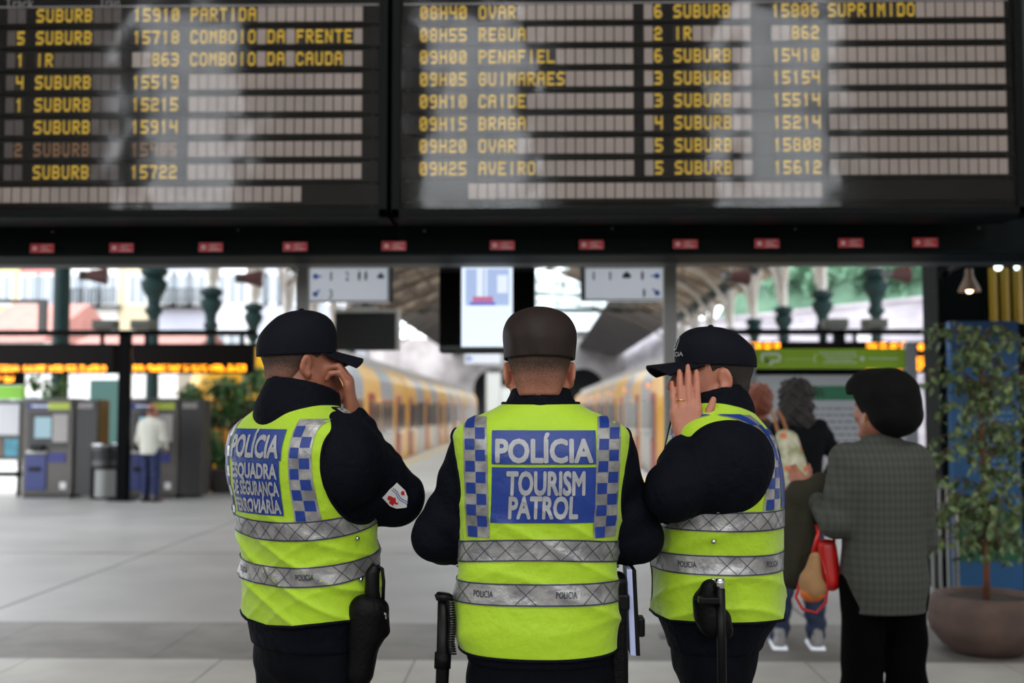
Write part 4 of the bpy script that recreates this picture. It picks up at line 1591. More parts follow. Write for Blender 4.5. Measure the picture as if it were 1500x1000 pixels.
house('pale yellow house beyond the tracks, at the left edge', -70, 28, 60, 14, (196, 184, 138), nwin=2, balc=False)
house('pink house with white windows beyond the tracks', 30, 82, 60, 13.5, (184, 122, 116), nwin=2)
house('white house with iron balconies beyond the tracks, left', 92, 172, 60, 16, (232, 230, 226), nwin=3, balc=True)
house('cream house beyond the tracks with a tall plain front', 174, 228, 60, 15, (206, 190, 158), nwin=1)
house('tall pale grey house between the first pair of columns', 232, 300, 60, 16, (176, 178, 190), nwin=3, balc=True)
house('white house seen right of the second column, left side', 304, 362, 60, 14, (230, 230, 234), nwin=2)
house('narrow pale house left of the left grey post', 368, 432, 60, 13, (180, 186, 200), nwin=3)
house('low house with a red tiled roof behind the far left frame', -60, 66, 44, 4.2, (226, 222, 216), roofh=1.9, nwin=3, first=1.6)
house('low white house with a green door between the ticket machines', 62, 262, 38, 3.2, (228, 226, 222), roofh=1.2, nwin=1, winw=.5, door=-.05 - 0.0)
house('white low shed behind the plants, left of the left train', 270, 420, 48, 2.6, (222, 222, 224), roofh=.8, nwin=4, first=1.5)
m_ = MB(); m_.box(-80, -12, 80, 82, -1, 9); structure(m_.build('wall_far_left', mat('far_wall_pale', (196, 198, 206), rough=.9, var=.8, vscale=.4, rgb2=(150, 152, 160))))
# hillside at the right: retaining wall in courses, ledges, buttresses and greenery
M_RW = mat('retaining_wall_stone', (186, 180, 186), rough=.9, var=.8, vscale=.5, rgb2=(140, 134, 142), bump=.3, bscale=3, bdist=.1, stretch=(1, .4, 2.5))
AW, EW, NW = Vector((13, 92, 0)), Vector((21, -34, 0)).normalized(), Vector((34, 21, 0)).normalized()


def hill_frame(P):
    return [AW + EW * p[0] + NW * p[1] + Vector((0, 0, p[2])) for p in P]


def hbox(m_, u0, u1, v0, v1, z0, z1):
    m_.add(hill_frame([(x, y, z) for x in (u0, u1) for y in (v0, v1) for z in (z0, z1)]), [(0, 1, 3, 2), (4, 6, 7, 5), (0, 4, 5, 1), (2, 3, 7, 6), (0, 2, 6, 4), (1, 5, 7, 3)])


for k, (v, z0, z1) in enumerate(((0, -1, 3.4), (1.0, 3.4, 6.2), (2.2, 6.2, 9.0))):
    m_ = MB()
    hbox(m_, -4, 75, v, v + 4, z0, z1); hbox(m_, -4, 75, v - .15, v + 3, z1 - .2, z1 + .06)
    structure(m_.build('wall_retaining', M_RW))
m_ = MB(); m_.box(11.6, 13, 97, 149.9, -1, 9.2); structure(m_.build('wall_retaining_far', M_RW))
m_ = MB()
for y in (6, 17, 28, 41, 55):
    hbox(m_, y, y + .9, -.4, 1.2, -1, 6.6)
structure(m_.build('wall_buttress', mat('buttress_pale', (214, 210, 214), rough=.8)))
hill = MB()
nx, ny = 14, 40
P = hill_frame([(-4 + 84 * (j / ny), 5 + 34 * (i / nx), 8.8 + 20 * (i / nx) ** .8 + .7 * math.sin(i * 1.7 + j * 2.3)) for i in range(nx + 1) for j in range(ny + 1)])
hill.add(P, [(i * (ny + 1) + j, (i + 1) * (ny + 1) + j, (i + 1) * (ny + 1) + j + 1, i * (ny + 1) + j + 1) for i in range(nx) for j in range(ny)])
structure(hill.build('floor_hillside', mat('hill_green', (84, 116, 92), rough=.95, var=.8, vscale=.5, rgb2=(52, 78, 62)), smooth=True))


def leaf_blobs(name, label, cat, centers, n, size, m, seed, group=None, parent=None, kind='stuff'):
    r_ = random.Random(seed)
    m_ = MB()
    for _ in range(n):
        c, rad = r_.choice(centers)
        v = Vector((r_.gauss(0, 1), r_.gauss(0, 1), r_.gauss(0, 1))).normalized() * (rad if isinstance(rad, (int, float)) else 1) * r_.random() ** .4
        if isinstance(rad, tuple):
            v = Vector((v.x * rad[0], v.y * rad[1], v.z * rad[2]))
        p = Vector(c) + v
        d = Vector((r_.gauss(0, 1), r_.gauss(0, 1), r_.gauss(-.4, .8))).normalized()
        u = d.orthogonal().normalized()
        q = d.cross(u)
        L = size * r_.uniform(.6, 1.3)
        m_.add([p, p + d * L * .5 + u * L * .28, p + d * L, p + d * L * .5 - u * L * .28 + q * L * .08], [(0, 1, 2), (0, 2, 3)])
    ob = m_.build(name, m, parent)
    if parent is None:
        tag(ob, label, cat, group)
    ob['kind'] = kind
    return ob


M_LEAFB = mat('hill_leaves', (98, 140, 108), rough=.7, var=.8, vscale=1.2, rgb2=(56, 88, 66))
r_ = random.Random(9)
cs = [(hill_frame([(y + r_.uniform(-2, 2), 7 + r_.uniform(0, 8), 10.2 + r_.uniform(0, 5))])[0], r_.uniform(1.4, 2.8)) for y in range(-2, 74, 3) for _ in range(2)]
leaf_blobs('hillside_shrubbery', 'dense green shrubbery on the hillside above the retaining wall', 'shrubbery', cs, 22000, .7, M_LEAFB, 5)

# ------------------------------------------------------------------ ticket machines, bin, notice cases at the left
M_TM = mat('ticket_machine_steel', (84, 79, 75), rough=.5, metal=.2, var=.3, vscale=3)
M_TMD = mat('ticket_machine_dark', (42, 39, 38), rough=.5)
M_TMB = mat('ticket_machine_blue', (10, 30, 96), rough=.4)
M_TML = mat('ticket_machine_lime', (160, 176, 30), rough=.4)


def ticket_machine(label, px0, px1, Yg):
    g0, g1 = at(px0, 600, Yg).x, at(px1, 600, Yg).x
    w_ = g1 - g0
    h = at(px0, 583, Yg).z
    t = thing('ticket_machine', label, 'ticket machine', (g0, Yg, 0), 0, 'ticket machines')
    m_ = MB(); m_.box(0, w_, .0, .55, .06, h); m_.build('cabinet', M_TM, t, bev=.02)
    m_ = MB(); m_.box(.03, w_ - .03, -.01, .53, 0, .06); m_.build('plinth', M_TMD, t)
    m_ = MB(); m_.box(.07, w_ * .49, -.02, 0, h - .20, h - .08); m_.build('blue_header', M_TMB, t)
    m_ = MB(); m_.box(w_ * .5, w_ * .93, -.02, 0, h - .20, h - .08); m_.build('lime_header', M_TML, t)
    m_ = MB()
    for k in range(7):
        m_.rect(.16 + k * .045, .19 + k * .045, h - .155, h - .125, -.021)
    m_.build('header_print', M_SIGN, t)
    m_ = MB(); m_.box(.10, w_ - .1, -.008, 0, h * .50, h - .24); m_.build('recess', M_TMD, t)
    m_ = MB(); m_.box(.22, w_ * .57, -.022, -.008, h * .60, h * .81); m_.build('touch_screen', em('ticket_screen_glow', (150, 190, 205), .85), t)
    m_ = MB(); m_.box(w_ * .6, w_ * .9, -.02, -.008, h * .56, h * .84); m_.build('card_panel', mat('card_panel_grey', (150, 144, 140), rough=.5), t, bev=.005)
    m_ = MB(); m_.box(.2, w_ * .45, -.12, 0, h * .47, h * .53); m_.build('coin_tray', M_BLACKPL, t, bev=.01)
    m_ = MB(); m_.box(.08, w_ * .49, -.03, 0, h * .445, h * .475); m_.build('shelf', M_PALE, t)
    m_ = MB(); m_.box(.07, w_ * .49, -.025, 0, .14, h * .44); m_.build('blue_door', M_TMB, t, bev=.008)
    m_ = MB(); m_.box(.14, .34, -.05, -.025, h * .27, h * .31); m_.build('ticket_slot', M_BLACKPL, t)
    m_ = MB(); m_.box(w_ * .52, w_ * .86, -.016, 0, h * .36, h * .45); m_.build('blue_label', mat('label_blue', (30, 34, 110), rough=.5), t)
    m_ = MB(); m_.box(w_ * .76, w_ * .88, -.01, 0, .16, .28); m_.build('sticker_label', M_TL, t)
    m_ = MB(); m_.box(w_, w_ + .42, .05, .6, .04, h - .02); m_.build('side_cabinet', M_TMD, t, bev=.02)
    m_ = MB()
    for k in range(4):
        m_.box(w_ + .06, w_ + .32, .035, .05, h - .10 - k * .025, h - .088 - k * .025)
    m_.build('vent_grille', M_PALE, t)
    return t


ticket_machine('ticket machine with a bright screen and blue door, nearest the left edge', 34, 108, 19.95)
ticket_machine('ticket machine behind the man in the cream jacket', 187, 261, 19.95)
# litter bin
g = at(158, 600, 19.8)
t = thing('litter_bin', 'steel litter bin with a black bag hanging over its rim', 'bin', (g.x, 19.8, 0))
m_ = MB(); m_.lathe((0, 0, 0), [(.19, .04), (.19, .78)], 20); m_.build('drum', M_GREYM, t, smooth=False)
m_ = MB(); m_.lathe((0, 0, 0), [(.22, 0), (.2, .04)], 20); m_.build('foot_ring', M_BLACKM, t)
m_ = MB(); m_.lathe((0, 0, 0), [(.21, .52), (.235, .58), (.225, .68), (.25, .86), (.245, .93), (.2, .94)], 20, sx=1.1); m_.build('bin_bag', mat('black_bag', (12, 12, 13), rough=.3, bump=.8, bscale=20, bdist=.02), t)
m_ = MB(); m_.tube([(.27 * math.cos(a), .25 * math.sin(a), .94) for a in np.linspace(0, 2 * PI, 20, endpoint=False)], .018, 6, closed=True); m_.build('rim', M_CHROME, t)
m_ = MB()
for s_ in (-1, 1):
    m_.box(s_ * .25 - .02, s_ * .25 + .02, -.02, .02, 0, .93)
m_.build('bracket', M_BLACKM, t)
# notice case left of the machines
p, q = at(-60, 690, 20.3), at(33, 580, 20.3)
t = thing('notice_case', 'glazed notice case with pale papers under a green strip, at the left edge', 'notice board', (q.x, 20.3, 0))
w_ = q.x - p.x
m_ = MB(); m_.box(-w_, 0, 0, .12, .65, 1.72); m_.build('case', M_DGREYM, t, bev=.01)
m_ = MB(); m_.box(-w_, 0, -.02, .12, 1.74, 1.98); m_.build('green_strip', mat('sign_green_bright', (126, 190, 40), rough=.5), t)
m_ = MB(); m_.box(-w_, 0, .02, .1, 1.99, 2.32); hd = m_.build('led_housing', M_DISP, t)
m_ = MB(); led_rows(m_, -w_, -.12, 2.10, .024, 44, -.001); m_.build('led_text', M_LED, hd, kind='stuff')
papers = [(-.55, -.05, 1.1, 1.65), (-1.1, -.62, 1.1, 1.65)]
for k, (a_, b_, c_, d_) in enumerate(papers):
    m_ = MB(); m_.box(a_, b_, -.012, 0, c_, d_); m_.build('paper', mat('paper_grey', (196, 196, 198), rough=.7), t)
for k, (a_, b_, c_, d_) in enumerate([(-.30, -.05, .72, 1.03), (-.62, -.34, .72, 1.03), (-.95, -.66, .72, 1.03)]):
    m_ = MB(); m_.box(a_, b_, -.012, 0, c_, d_); m_.build('poster', mat('poster_%d' % k, [(80, 150, 170), (120, 96, 80), (70, 90, 110)][k], rough=.6, var=.7, vscale=7), t)
m_ = MB()
for x in (-w_ + .05, -.05):
    m_.box(x - .03, x + .03, .03, .09, 0, .66)
m_.box(-w_ + .05, -.05, .04, .5, .35, .42)
m_.build('leg', M_BLACKM, t)


# shrubs behind the machines and by the left train
M_LEAFG = mat('planter_leaves', (70, 112, 46), rough=.5, var=.8, vscale=8, rgb2=(36, 62, 26))


def shrub(label, px_, pyb, pyt, Yg, w_, n, seed, pot=True):
    g = at(px_, 600, Yg)
    zt = at(px_, pyt, Yg).z
    zb = .0
    t = thing('potted_shrub', label, 'plant', (g.x, Yg, 0), 0, 'shrubs behind the left officer')
    m_ = MB(); m_.lathe((0, 0, 0), [(.22, 0), (.30, .38), (.33, .40), (.33, .45)], 16); m_.build('pot', mat('pot_dark', (60, 54, 50), rough=.8), t)
    r_ = random.Random(seed)
    m_ = MB()
    for k in range(7):
        a_ = r_.uniform(0, 6.28)
        m_.tube([(0, 0, .4), (.1 * math.cos(a_), .1 * math.sin(a_), zt * .5), (w_ * .6 * math.cos(a_), w_ * .6 * math.sin(a_), zt * r_.uniform(.75, .98))], .012, 5)
    m_.build('stem', mat('stem_brown', (80, 62, 44), rough=.8), t)
    cs = [((r_.uniform(-w_, w_) * .7, r_.uniform(-.25, .25), r_.uniform(.5, zt)), w_ * .45) for _ in range(12)]
    leaf_blobs('foliage', None, None, cs, n, .13, M_LEAFG, seed, parent=t)


shrub('dark shrub showing over the left ticket machine, before the white house', 70, 700, 556, 21.4, .35, 500, 3)
shrub('leafy shrub just right of the second ticket machine', 288, 712, 552, 21.3, .35, 900, 4)
shrub('dense shrub between ticket machine and officer, before the orange pillar', 330, 712, 556, 21.3, .38, 900, 5)
shrub('dense shrub half hidden by the left officer\u2019s shoulder', 366, 712, 545, 21.2, .4, 900, 6)
g = at(326, 600, 22.2)
t = thing('orange_pillar', 'narrow orange pillar rising among the shrubs', 'pillar', (g.x, 22.1, 0))
m_ = MB(); m_.box(-.09, .09, -.09, .09, 0, 2.1); m_.build('pillar_shaft', mat('orange_paint', (226, 140, 30), rough=.5), t, bev=.01)
m_ = MB(); m_.box(-.12, .12, -.12, .12, 0, .05); m_.build('base_plate', M_DGREYM, t)
# low railing behind the shrubs
t = thing('barrier', 'low dark barrier behind the shrubs, left of the left officer', 'barrier', (at(315, 600, 21.35).x, 21.9, 0))
m_ = MB(); m_.box(-.85, .85, -.02, .02, .55, .62); m_.box(-.85, .85, -.02, .02, .1, .15); m_.build('rail', M_BLACKM, t)
for k in range(9):
    m_ = MB(); m_.box(-.84 + k * .205, -.80 + k * .205, -.015, .015, 0, .6); m_.build('upright', M_BLACKM, t)

# ------------------------------------------------------------------ green sign board and strike notice at the right
GBY = 9.6
t = thing('notice_stand', 'free-standing notice board with a lime green header and strike notice', 'notice board', (at(1216, 600, GBY).x, GBY, 0))
ox = t.location.x
gx = lambda px_: at(px_, 600, GBY).x - ox
gz = lambda py_: at(1216, py_, GBY).z
m_ = MB()
for pp in (1098, 1334):
    m_ = MB(); m_.box(gx(pp - 8), gx(pp + 8), -.05, .05, 0, gz(503)); m_.build('post', mat('stand_grey', (138, 142, 146), rough=.45, metal=.2), t, bev=.008)
M_LIME = mat('header_lime', (150, 196, 16), rough=.45)
m_ = MB(); m_.box(gx(1106), gx(1326), -.03, .03, gz(540), gz(511)); hd = m_.build('header_panel', M_LIME, t, bev=.004)
M_HP = mat('header_white_print', (224, 234, 214), rough=.5)
m_ = MB()      # the rounded ribbon monogram
R0 = .034
cx, cz = gx(1128), gz(525.5)


def ribbon(pts, r):
    P = []
    for i, p in enumerate(pts):
        a, b = Vector(pts[max(i - 1, 0)]), Vector(pts[min(i + 1, len(pts) - 1)])
        d = (b - a).normalized()
        n_ = Vector((-d.y, d.x))
        P += [(p[0] + n_.x * r, -.0315, p[1] + n_.y * r), (p[0] - n_.x * r, -.0315, p[1] - n_.y * r)]
    m_.add(P, [(2 * i, 2 * i + 1, 2 * i + 3, 2 * i + 2) for i in range(len(pts) - 1)])


s1 = [(cx - .002, cz + .042)] + [(cx - .045 + .024 * math.cos(a) - .0, cz + .012 + .03 * math.sin(a)) for a in np.linspace(PI / 2, 3 * PI / 2, 9)] + [(cx - .005, cz - .018)]
s2 = [(cx + .03 - .05, cz + .012)] + [(cx + .055 + .028 * math.cos(a), cz + .010 + .03 * math.sin(a)) for a in np.linspace(PI / 2, -PI / 2, 9)] + [(cx + .012, cz - .022), (cx - .0, cz - .055)]
ribbon(s1, .011); ribbon([(cx - .002, cz + .042), (cx + .055, cz + .040)], .011)
ribbon(s2[1:], .011); ribbon([(cx - .05, cz - .018), (cx - .01, cz - .018)], .011)
m_.rect(gx(1150), gx(1192), cz - .004, cz + .0, -.0315)
for k, (a_, b_, zz) in enumerate(((1200, 1250, 9), (1205, 1252, 3), (1210, 1248, -3), (1206, 1250, -8), (1272, 1314, -1))):
    x = gx(a_)
    r_ = random.Random(k)
    while x < gx(b_):
        L = r_.uniform(.012, .03)
        m_.rect(x, x + L, cz + zz * .0048, cz + zz * .0048 + .012, -.0315)
        x += L + .006
ribbon([(gx(1198) + .03 * math.cos(a), cz + .04 * math.sin(a)) for a in np.linspace(PI * .6, PI * 1.3, 7)], .005)
m_.cyl((gx(1263), -.0315, cz), (gx(1263), -.0318, cz), .022, n=14)
m_.build('header_print', M_HP, hd)
m_ = MB(); m_.box(gx(1106), gx(1326), -.035, .02, gz(549), gz(543)); m_.build('rail', M_BLACKM, t)
m_ = MB(); m_.box(gx(1108), gx(1326), -.02, .02, gz(745), gz(549)); bd = m_.build('board_panel', mat('notice_paper', (188, 192, 198), rough=.4), t)
m_ = MB(); m_.rect(gx(1180), gx(1324), gz(586), gz(565), -.0215)
m_.build('green_band', mat('notice_green', (44, 122, 88), rough=.5), bd)
m_ = MB(); flat_text(m_, 'GREVE', gx(1160), gx(1206), gz(581), gz(569.5), -.0225, bold=.02); m_.build('heading', M_HP, bd)
m_ = MB()
for k in range(13):
    zz = gz(598 + k * 9.5)
    r_ = random.Random(k + 50)
    x = gx(1172 + (k % 3) * 10)
    while x < gx(1312 - (k * 37) % 50):
        L = r_.uniform(.02, .07)
        m_.rect(x, x + L, zz - .009, zz + .006, -.0215)
        x += L + .014
m_.build('notice_print', mat('notice_print_grey', (120, 124, 132), rough=.6), bd)
m_ = MB(); m_.rect(gx(1190), gx(1250), gz(700), gz(668), -.0217); m_.build('table_print', mat('notice_table', (206, 200, 206), rough=.6), bd)
m_ = MB(); m_.rect(gx(1200), gx(1226), gz(720), gz(700), -.0218); m_.build('red_print', mat('notice_red', (160, 70, 70), rough=.6), bd)
m_ = MB(); m_.box(gx(1098) - .1, gx(1098) + .1, -.25, .25, 0, .03); m_.box(gx(1334) - .1, gx(1334) + .1, -.25, .25, 0, .03); m_.build('foot', M_DGREYM, t)

# ------------------------------------------------------------------ right end: dark pier, yellow grilles, blue panel, lamps
PX0 = at(1396, 600, 9.6).x
m_ = MB(); m_.box(PX0, PX0 + .42, 9.9, 10.3, 0, 4.2); m_.box(PX0 - .02, PX0 + .44, 9.88, 10.32, 0, .3)
tag(m_.build('dark_pier', M_DGREEN, bev=.01), 'dark green square pier behind the hanging lamp, at the right', 'pillar')
m_ = MB(); m_.box(PX0 + .47, 6.5, 9.9, 10.2, 0, 4.2); structure(m_.build('wall_right_end', M_DGREEN))
t = thing('blue_totem', 'tall blue information panel behind the ficus', 'panel', (at(1444, 600, 9.2).x, 9.2, 0))
pw = .27
m_ = MB(); m_.box(-pw, pw, 0, .1, .12, 2.26); m_.build('panel_board', mat('panel_blue', (18, 84, 134), rough=.5, var=.3, vscale=3, rgb2=(16, 62, 104)), t, bev=.01)
m_ = MB(); m_.box(-pw, pw, -.01, 0, 2.05, 2.26); m_.build('panel_header', mat('panel_blue_dark', (14, 66, 116), rough=.5), t)
m_ = MB(); m_.box(-pw + .02, pw - .02, -.012, 0, .35, .75); m_.build('panel_footer', mat('panel_green', (16, 84, 54), rough=.5), t)
m_ = MB()
for k in range(14):
    r_ = random.Random(k + 7)
    x = -.02
    while x < .22:
        L = r_.uniform(.02, .06)
        m_.rect(x, x + L, 1.74 - k * .055, 1.755 - k * .055, -.012)
        x += L + .015
m_.build('panel_print', mat('panel_print_pale', (110, 140, 165), rough=.6), t)
m_ = MB(); m_.cyl((.05, -.012, 1.92), (.05, -.014, 1.92), .07, n=18); m_.build('panel_emblem', mat('panel_blue_deep', (16, 34, 66), rough=.5), t)
m_ = MB(); m_.box(-pw, pw, -.1, .2, 0, .12); m_.build('plinth', M_DGREYM, t)
t = thing('yellow_grille', 'yellow perforated metal screen in three strips at the upper right', 'grille', (at(1470, 600, 9.7).x, 9.7, 0))
for k, (a_, b_) in enumerate(((1450, 1463), (1467, 1481), (1485, 1500))):
    x0, x1 = at(a_, 430, 9.7).x - t.location.x, at(b_, 430, 9.7).x - t.location.x
    z0, z1 = at(1450, 474, 9.7).z, at(1450, 392 - (k == 2) * 10, 9.7).z
    m_ = MB()
    n = 30
    for i in range(n):
        zz = z0 + (z1 - z0) * i / n
        m_.add([(x0, .02, zz), ((x0 + x1) / 2, 0.0, zz + (z1 - z0) / n * .5), (x1, .02, zz), (x1, .02, zz + (z1 - z0) / n * .7), ((x0 + x1) / 2, -.0, zz + (z1 - z0) / n * 1.2), (x0, .02, zz + (z1 - z0) / n * .7)], [(0, 1, 4, 5), (1, 2, 3, 4)])
    m_.build('grille_strip', mat('grille_yellow', (206, 166, 40), rough=.5), t)
m_ = MB(); z1 = at(1450, 378, 9.7).z; x0, x1 = at(1446, 430, 9.7).x - t.location.x, at(1512, 430, 9.7).x - t.location.x
m_.box(x0, x1, .0, .05, z1, z1 + .05); m_.box(x0, x1, .02, .06, 2.26, z1); m_.build('grille_frame', M_BLACKM, t)
# fluorescent lamps and pendant
for px_, py_, lb, hh in ((1462, 381, 'short glowing fluorescent lamp above the yellow grille', .10), (1489, 382, 'small glowing lamp at the right edge above the yellow grille', .05)):
    g = at(px_, py_, 9.3)
    t = thing('fluorescent_lamp', lb, 'lamp', g)
    m_ = MB(); m_.cyl((0, 0, -.055), (0, 0, .055), .03 if hh > .06 else .018, n=14); m_.ball((0, 0, -.055), .03 if hh > .06 else .018); m_.build('tube', em('lamp_white', (225, 255, 245), 5.0), t, smooth=True)
    m_ = MB(); m_.cyl((0, 0, .055), (0, 0, .12), .035, n=12); m_.cyl((0, 0, .12), (0, -.06, HR + .02 - g.z), .01, n=6); m_.build('fitting', M_BLACKM, t)
g = at(1420, 414, 9.1)
t = thing('pendant_lamp', 'bell-shaped pendant lamp with a lit bulb before the dark pier', 'lamp', g)
m_ = MB()
m_.lathe((0, 0, 0), [(.085, -.075), (.075, -.04), (.045, .02), (.03, .06), (.028, .11)], 20)
sh_ = MB(); n = 20
P = []
prof = [(.088, -.07), (.072, -.03), (.045, .02), (.03, .06), (.028, .11)]
for r__, z__ in prof:
    P += [(r__ * math.cos(2 * PI * i / n), r__ * math.sin(2 * PI * i / n), z__) for i in range(n)]
sh_.add(P, [(k * n + i, k * n + (i + 1) % n, (k + 1) * n + (i + 1) % n, (k + 1) * n + i) for k in range(4) for i in range(n)])
sh_.build('lamp_shade', mat('lamp_shade_copper', (112, 88, 72), rough=.5, metal=.2), t, smooth=True)
m_ = MB(); m_.ball((0, 0, -.055), .027); m_.build('bulb', em('bulb_warm', (255, 214, 170), 12), t, smooth=True)
m_ = MB(); m_.cyl((0, 0, .11), (0, 0, .25), .022, n=10); m_.cyl((0, 0, .25), (0, .06, HR + .02 - g.z), .008, n=6); m_.build('cord', M_BLACKM, t)
a_, b_ = at(1384, 399, 8.5), at(1446, 371, 8.5)
t = thing('strut', 'thin slanting metal strut above the pendant lamp', 'strut', a_)
m_ = MB(); d = b_ - a_; m_.tube([(0, 0, 0), tuple(d), tuple(d * ((HR + .02 - a_.z) / d.z))], .016, 8); m_.build('tube', M_DGREYM, t)
m_ = MB(); m_.tube([(0, .05, -.03), tuple(d + Vector((0, .05, -.03)))], .012, 8); m_.ball((0, .0, -.01), .04); m_.build('clamp', M_BLACKM, t)

# grey crowd barrier
BYY = 8.12
x0, x1 = at(1332, 800, BYY).x, at(1400, 800, BYY).x
t = thing('crowd_barrier', 'pale grey crowd barrier of upright bars, between checked-jacket woman and ficus', 'barrier', ((x0 + x1) / 2, BYY, 0))
w_ = (x1 - x0) / 2
zt_ = at(1360, 712, BYY).z
m_ = MB(); m_.tube([(-w_, 0, .02), (-w_, 0, zt_ - .05), (-w_ + .05, 0, zt_), (w_ - .05, 0, zt_), (w_, 0, zt_ - .05), (w_, 0, .02)], .019, 10); m_.build('frame', mat('galvanised', (150, 150, 148), rough=.4, metal=.4), t, smooth=True)
m_ = MB(); m_.cyl((-w_, 0, .16), (w_, 0, .16), .014); m_.build('lower_rail', mat('galvanised', (150, 150, 148)), t)
for k in range(5):
    x = -w_ + (k + 1) * 2 * w_ / 6
    m_ = MB(); m_.cyl((x, 0, .16), (x, 0, zt_), .010, n=8); m_.build('barrier_bar', mat('galvanised', (150, 150, 148)), t)
m_ = MB(); m_.box(-w_ - .02, -w_ + .02, -.22, .22, 0, .025); m_.box(w_ - .02, w_ + .02, -.22, .22, 0, .025); m_.build('foot', M_DGREYM, t)

# ------------------------------------------------------------------ ficus in a stone bowl
FY = 7.45
g = at(1438, 600, FY)
t = thing('potted_ficus', 'tall variegated ficus in a wide brown stone bowl at the right edge', 'plant', (g.x, FY, 0))
M_BOWL = mat('bowl_stone', (92, 72, 64), rough=.8, var=.7, vscale=6, rgb2=(66, 52, 48), bump=.3, bscale=14)
m_ = MB(); m_.lathe((0, 0, 0), [(.20, 0), (.27, .05), (.345, .14), (.365, .20), (.355, .24), (.362, .27), (.35, .33), (.315, .37), (.285, .37), (.28, .33)], 36); bowl = m_.build('bowl', M_BOWL, t, smooth=True)
m_ = MB(); m_.lathe((0, 0, 0), [(.28, .31), (.28, .335)], 24); m_.build('soil', mat('soil', (44, 34, 26), rough=.95, bump=.8, bscale=40), bowl)
m_ = MB()
trunk = [(0, 0, .32), (.012, .01, .6), (-.01, 0, .9), (.01, .01, 1.2), (-.005, 0, 1.5), (.01, 0, 1.8), (0, .02, 2.05)]
m_.tube(trunk, [.024, .02, .019, .018, .015, .011, .006], 10)
m_.build('trunk', mat('ficus_bark', (110, 66, 44), rough=.8, var=.5, vscale=20), t, smooth=True)
M_FL = mat('ficus_leaf', (70, 96, 46), rough=.45, var=.8, vscale=14, rgb2=(132, 144, 92))
M_FLD = mat('ficus_leaf_dark', (36, 58, 30), rough=.4, var=.7, vscale=14, rgb2=(92, 116, 64))
r_ = random.Random(21)
lm = []
for mm in (M_FL, M_FLD):
    me = bpy.data.meshes.new('leaf')
    L, W = .062, .016
    me.from_pydata([(0, 0, 0), (.3 * L, W, -.002), (.65 * L, W * .9, -.006), (L, 0, -.014), (.65 * L, -W * .9, -.006), (.3 * L, -W, -.002), (.5 * L, 0, .004)], [],
                   [(0, 1, 6), (1, 2, 6), (2, 3, 6), (3, 4, 6), (4, 5, 6), (5, 0, 6)])
    me.materials.append(mm)
    me.materials.append(mm)
    lm.append(me)
br = MB()
nl = 0
rest = MB()
spots = []
for k in range(110):
    h0 = r_.uniform(.62, 2.02)
    a_ = r_.uniform(0, 2 * PI)
    spread = (.38 if h0 < 1.7 else .30) * r_.uniform(.4, 1.1)
    p0 = Vector((.0, 0, h0))
    p2 = p0 + Vector((math.cos(a_) * spread, math.sin(a_) * spread * .8, r_.uniform(.0, .22)))
    p1 = (p0 + p2) / 2 + Vector((0, 0, .07))
    p3 = p2 + Vector((math.cos(a_) * .06, math.sin(a_) * .06, -.10))
    br.tube([p0, p1, p2, p3], [.006, .004, .003, .0015], 5)
    for _ in range(15):
        q = r_.random()
        seg = [(p0, p1), (p1, p2), (p2, p3)][min(2, int(q * 3))]
        tt_ = r_.random()
        p = seg[0].lerp(seg[1], tt_)
        spots.append(p + Vector((r_.uniform(-.03, .03), r_.uniform(-.03, .03), r_.uniform(-.03, .02))))
br.build('branch', mat('ficus_twig', (84, 62, 42), rough=.8), t)
r_.shuffle(spots)
for i, p in enumerate(spots):
    eu = Euler((r_.uniform(-1.2, 1.2), r_.uniform(.1, 1.5), r_.uniform(0, 6.28)))
    if i < 300:
        ob = bpy.data.objects.new('leaf', lm[i % 3 == 0])
        COL.objects.link(ob)
        ob.parent = t
        ob.location = p
        ob.rotation_euler = eu
        s_ = r_.uniform(.85, 1.4)
        ob.scale = (s_, s_, s_)
    else:
        mt = eu.to_matrix()
        s_ = r_.uniform(.7, 1.25)
        rest.cur = i % 2
        rest.add([p + mt @ (Vector(v.co) * s_) for v in lm[0].vertices], [tuple(f.vertices) for f in lm[0].polygons])
rest.build('foliage', [M_FL, M_FLD], t, kind='stuff')
# ------------------------------------------------------------------ police officers
class Officer:
    def __init__(s, label, px, Y, yaw, rings, seed, fold=.004):
        p = at(px, 600, Y)
        s.base = Vector((p.x, p.y, 0))
        s.yaw = yaw
        s.root = thing('person', label, 'person', s.base, yaw)
        s.Ri = Matrix.Rotation(-yaw, 3, 'Z')
        s.T = Torso(rings, seed, fold)
        s.arms, s.hands = [], []

    def L(s, p):
        return s.Ri @ (Vector(p) - s.base)

    def px(s, x, y, Y):
        return s.L(at(x, y, Y))

    def D(s, v):
        return s.Ri @ Vector(v)


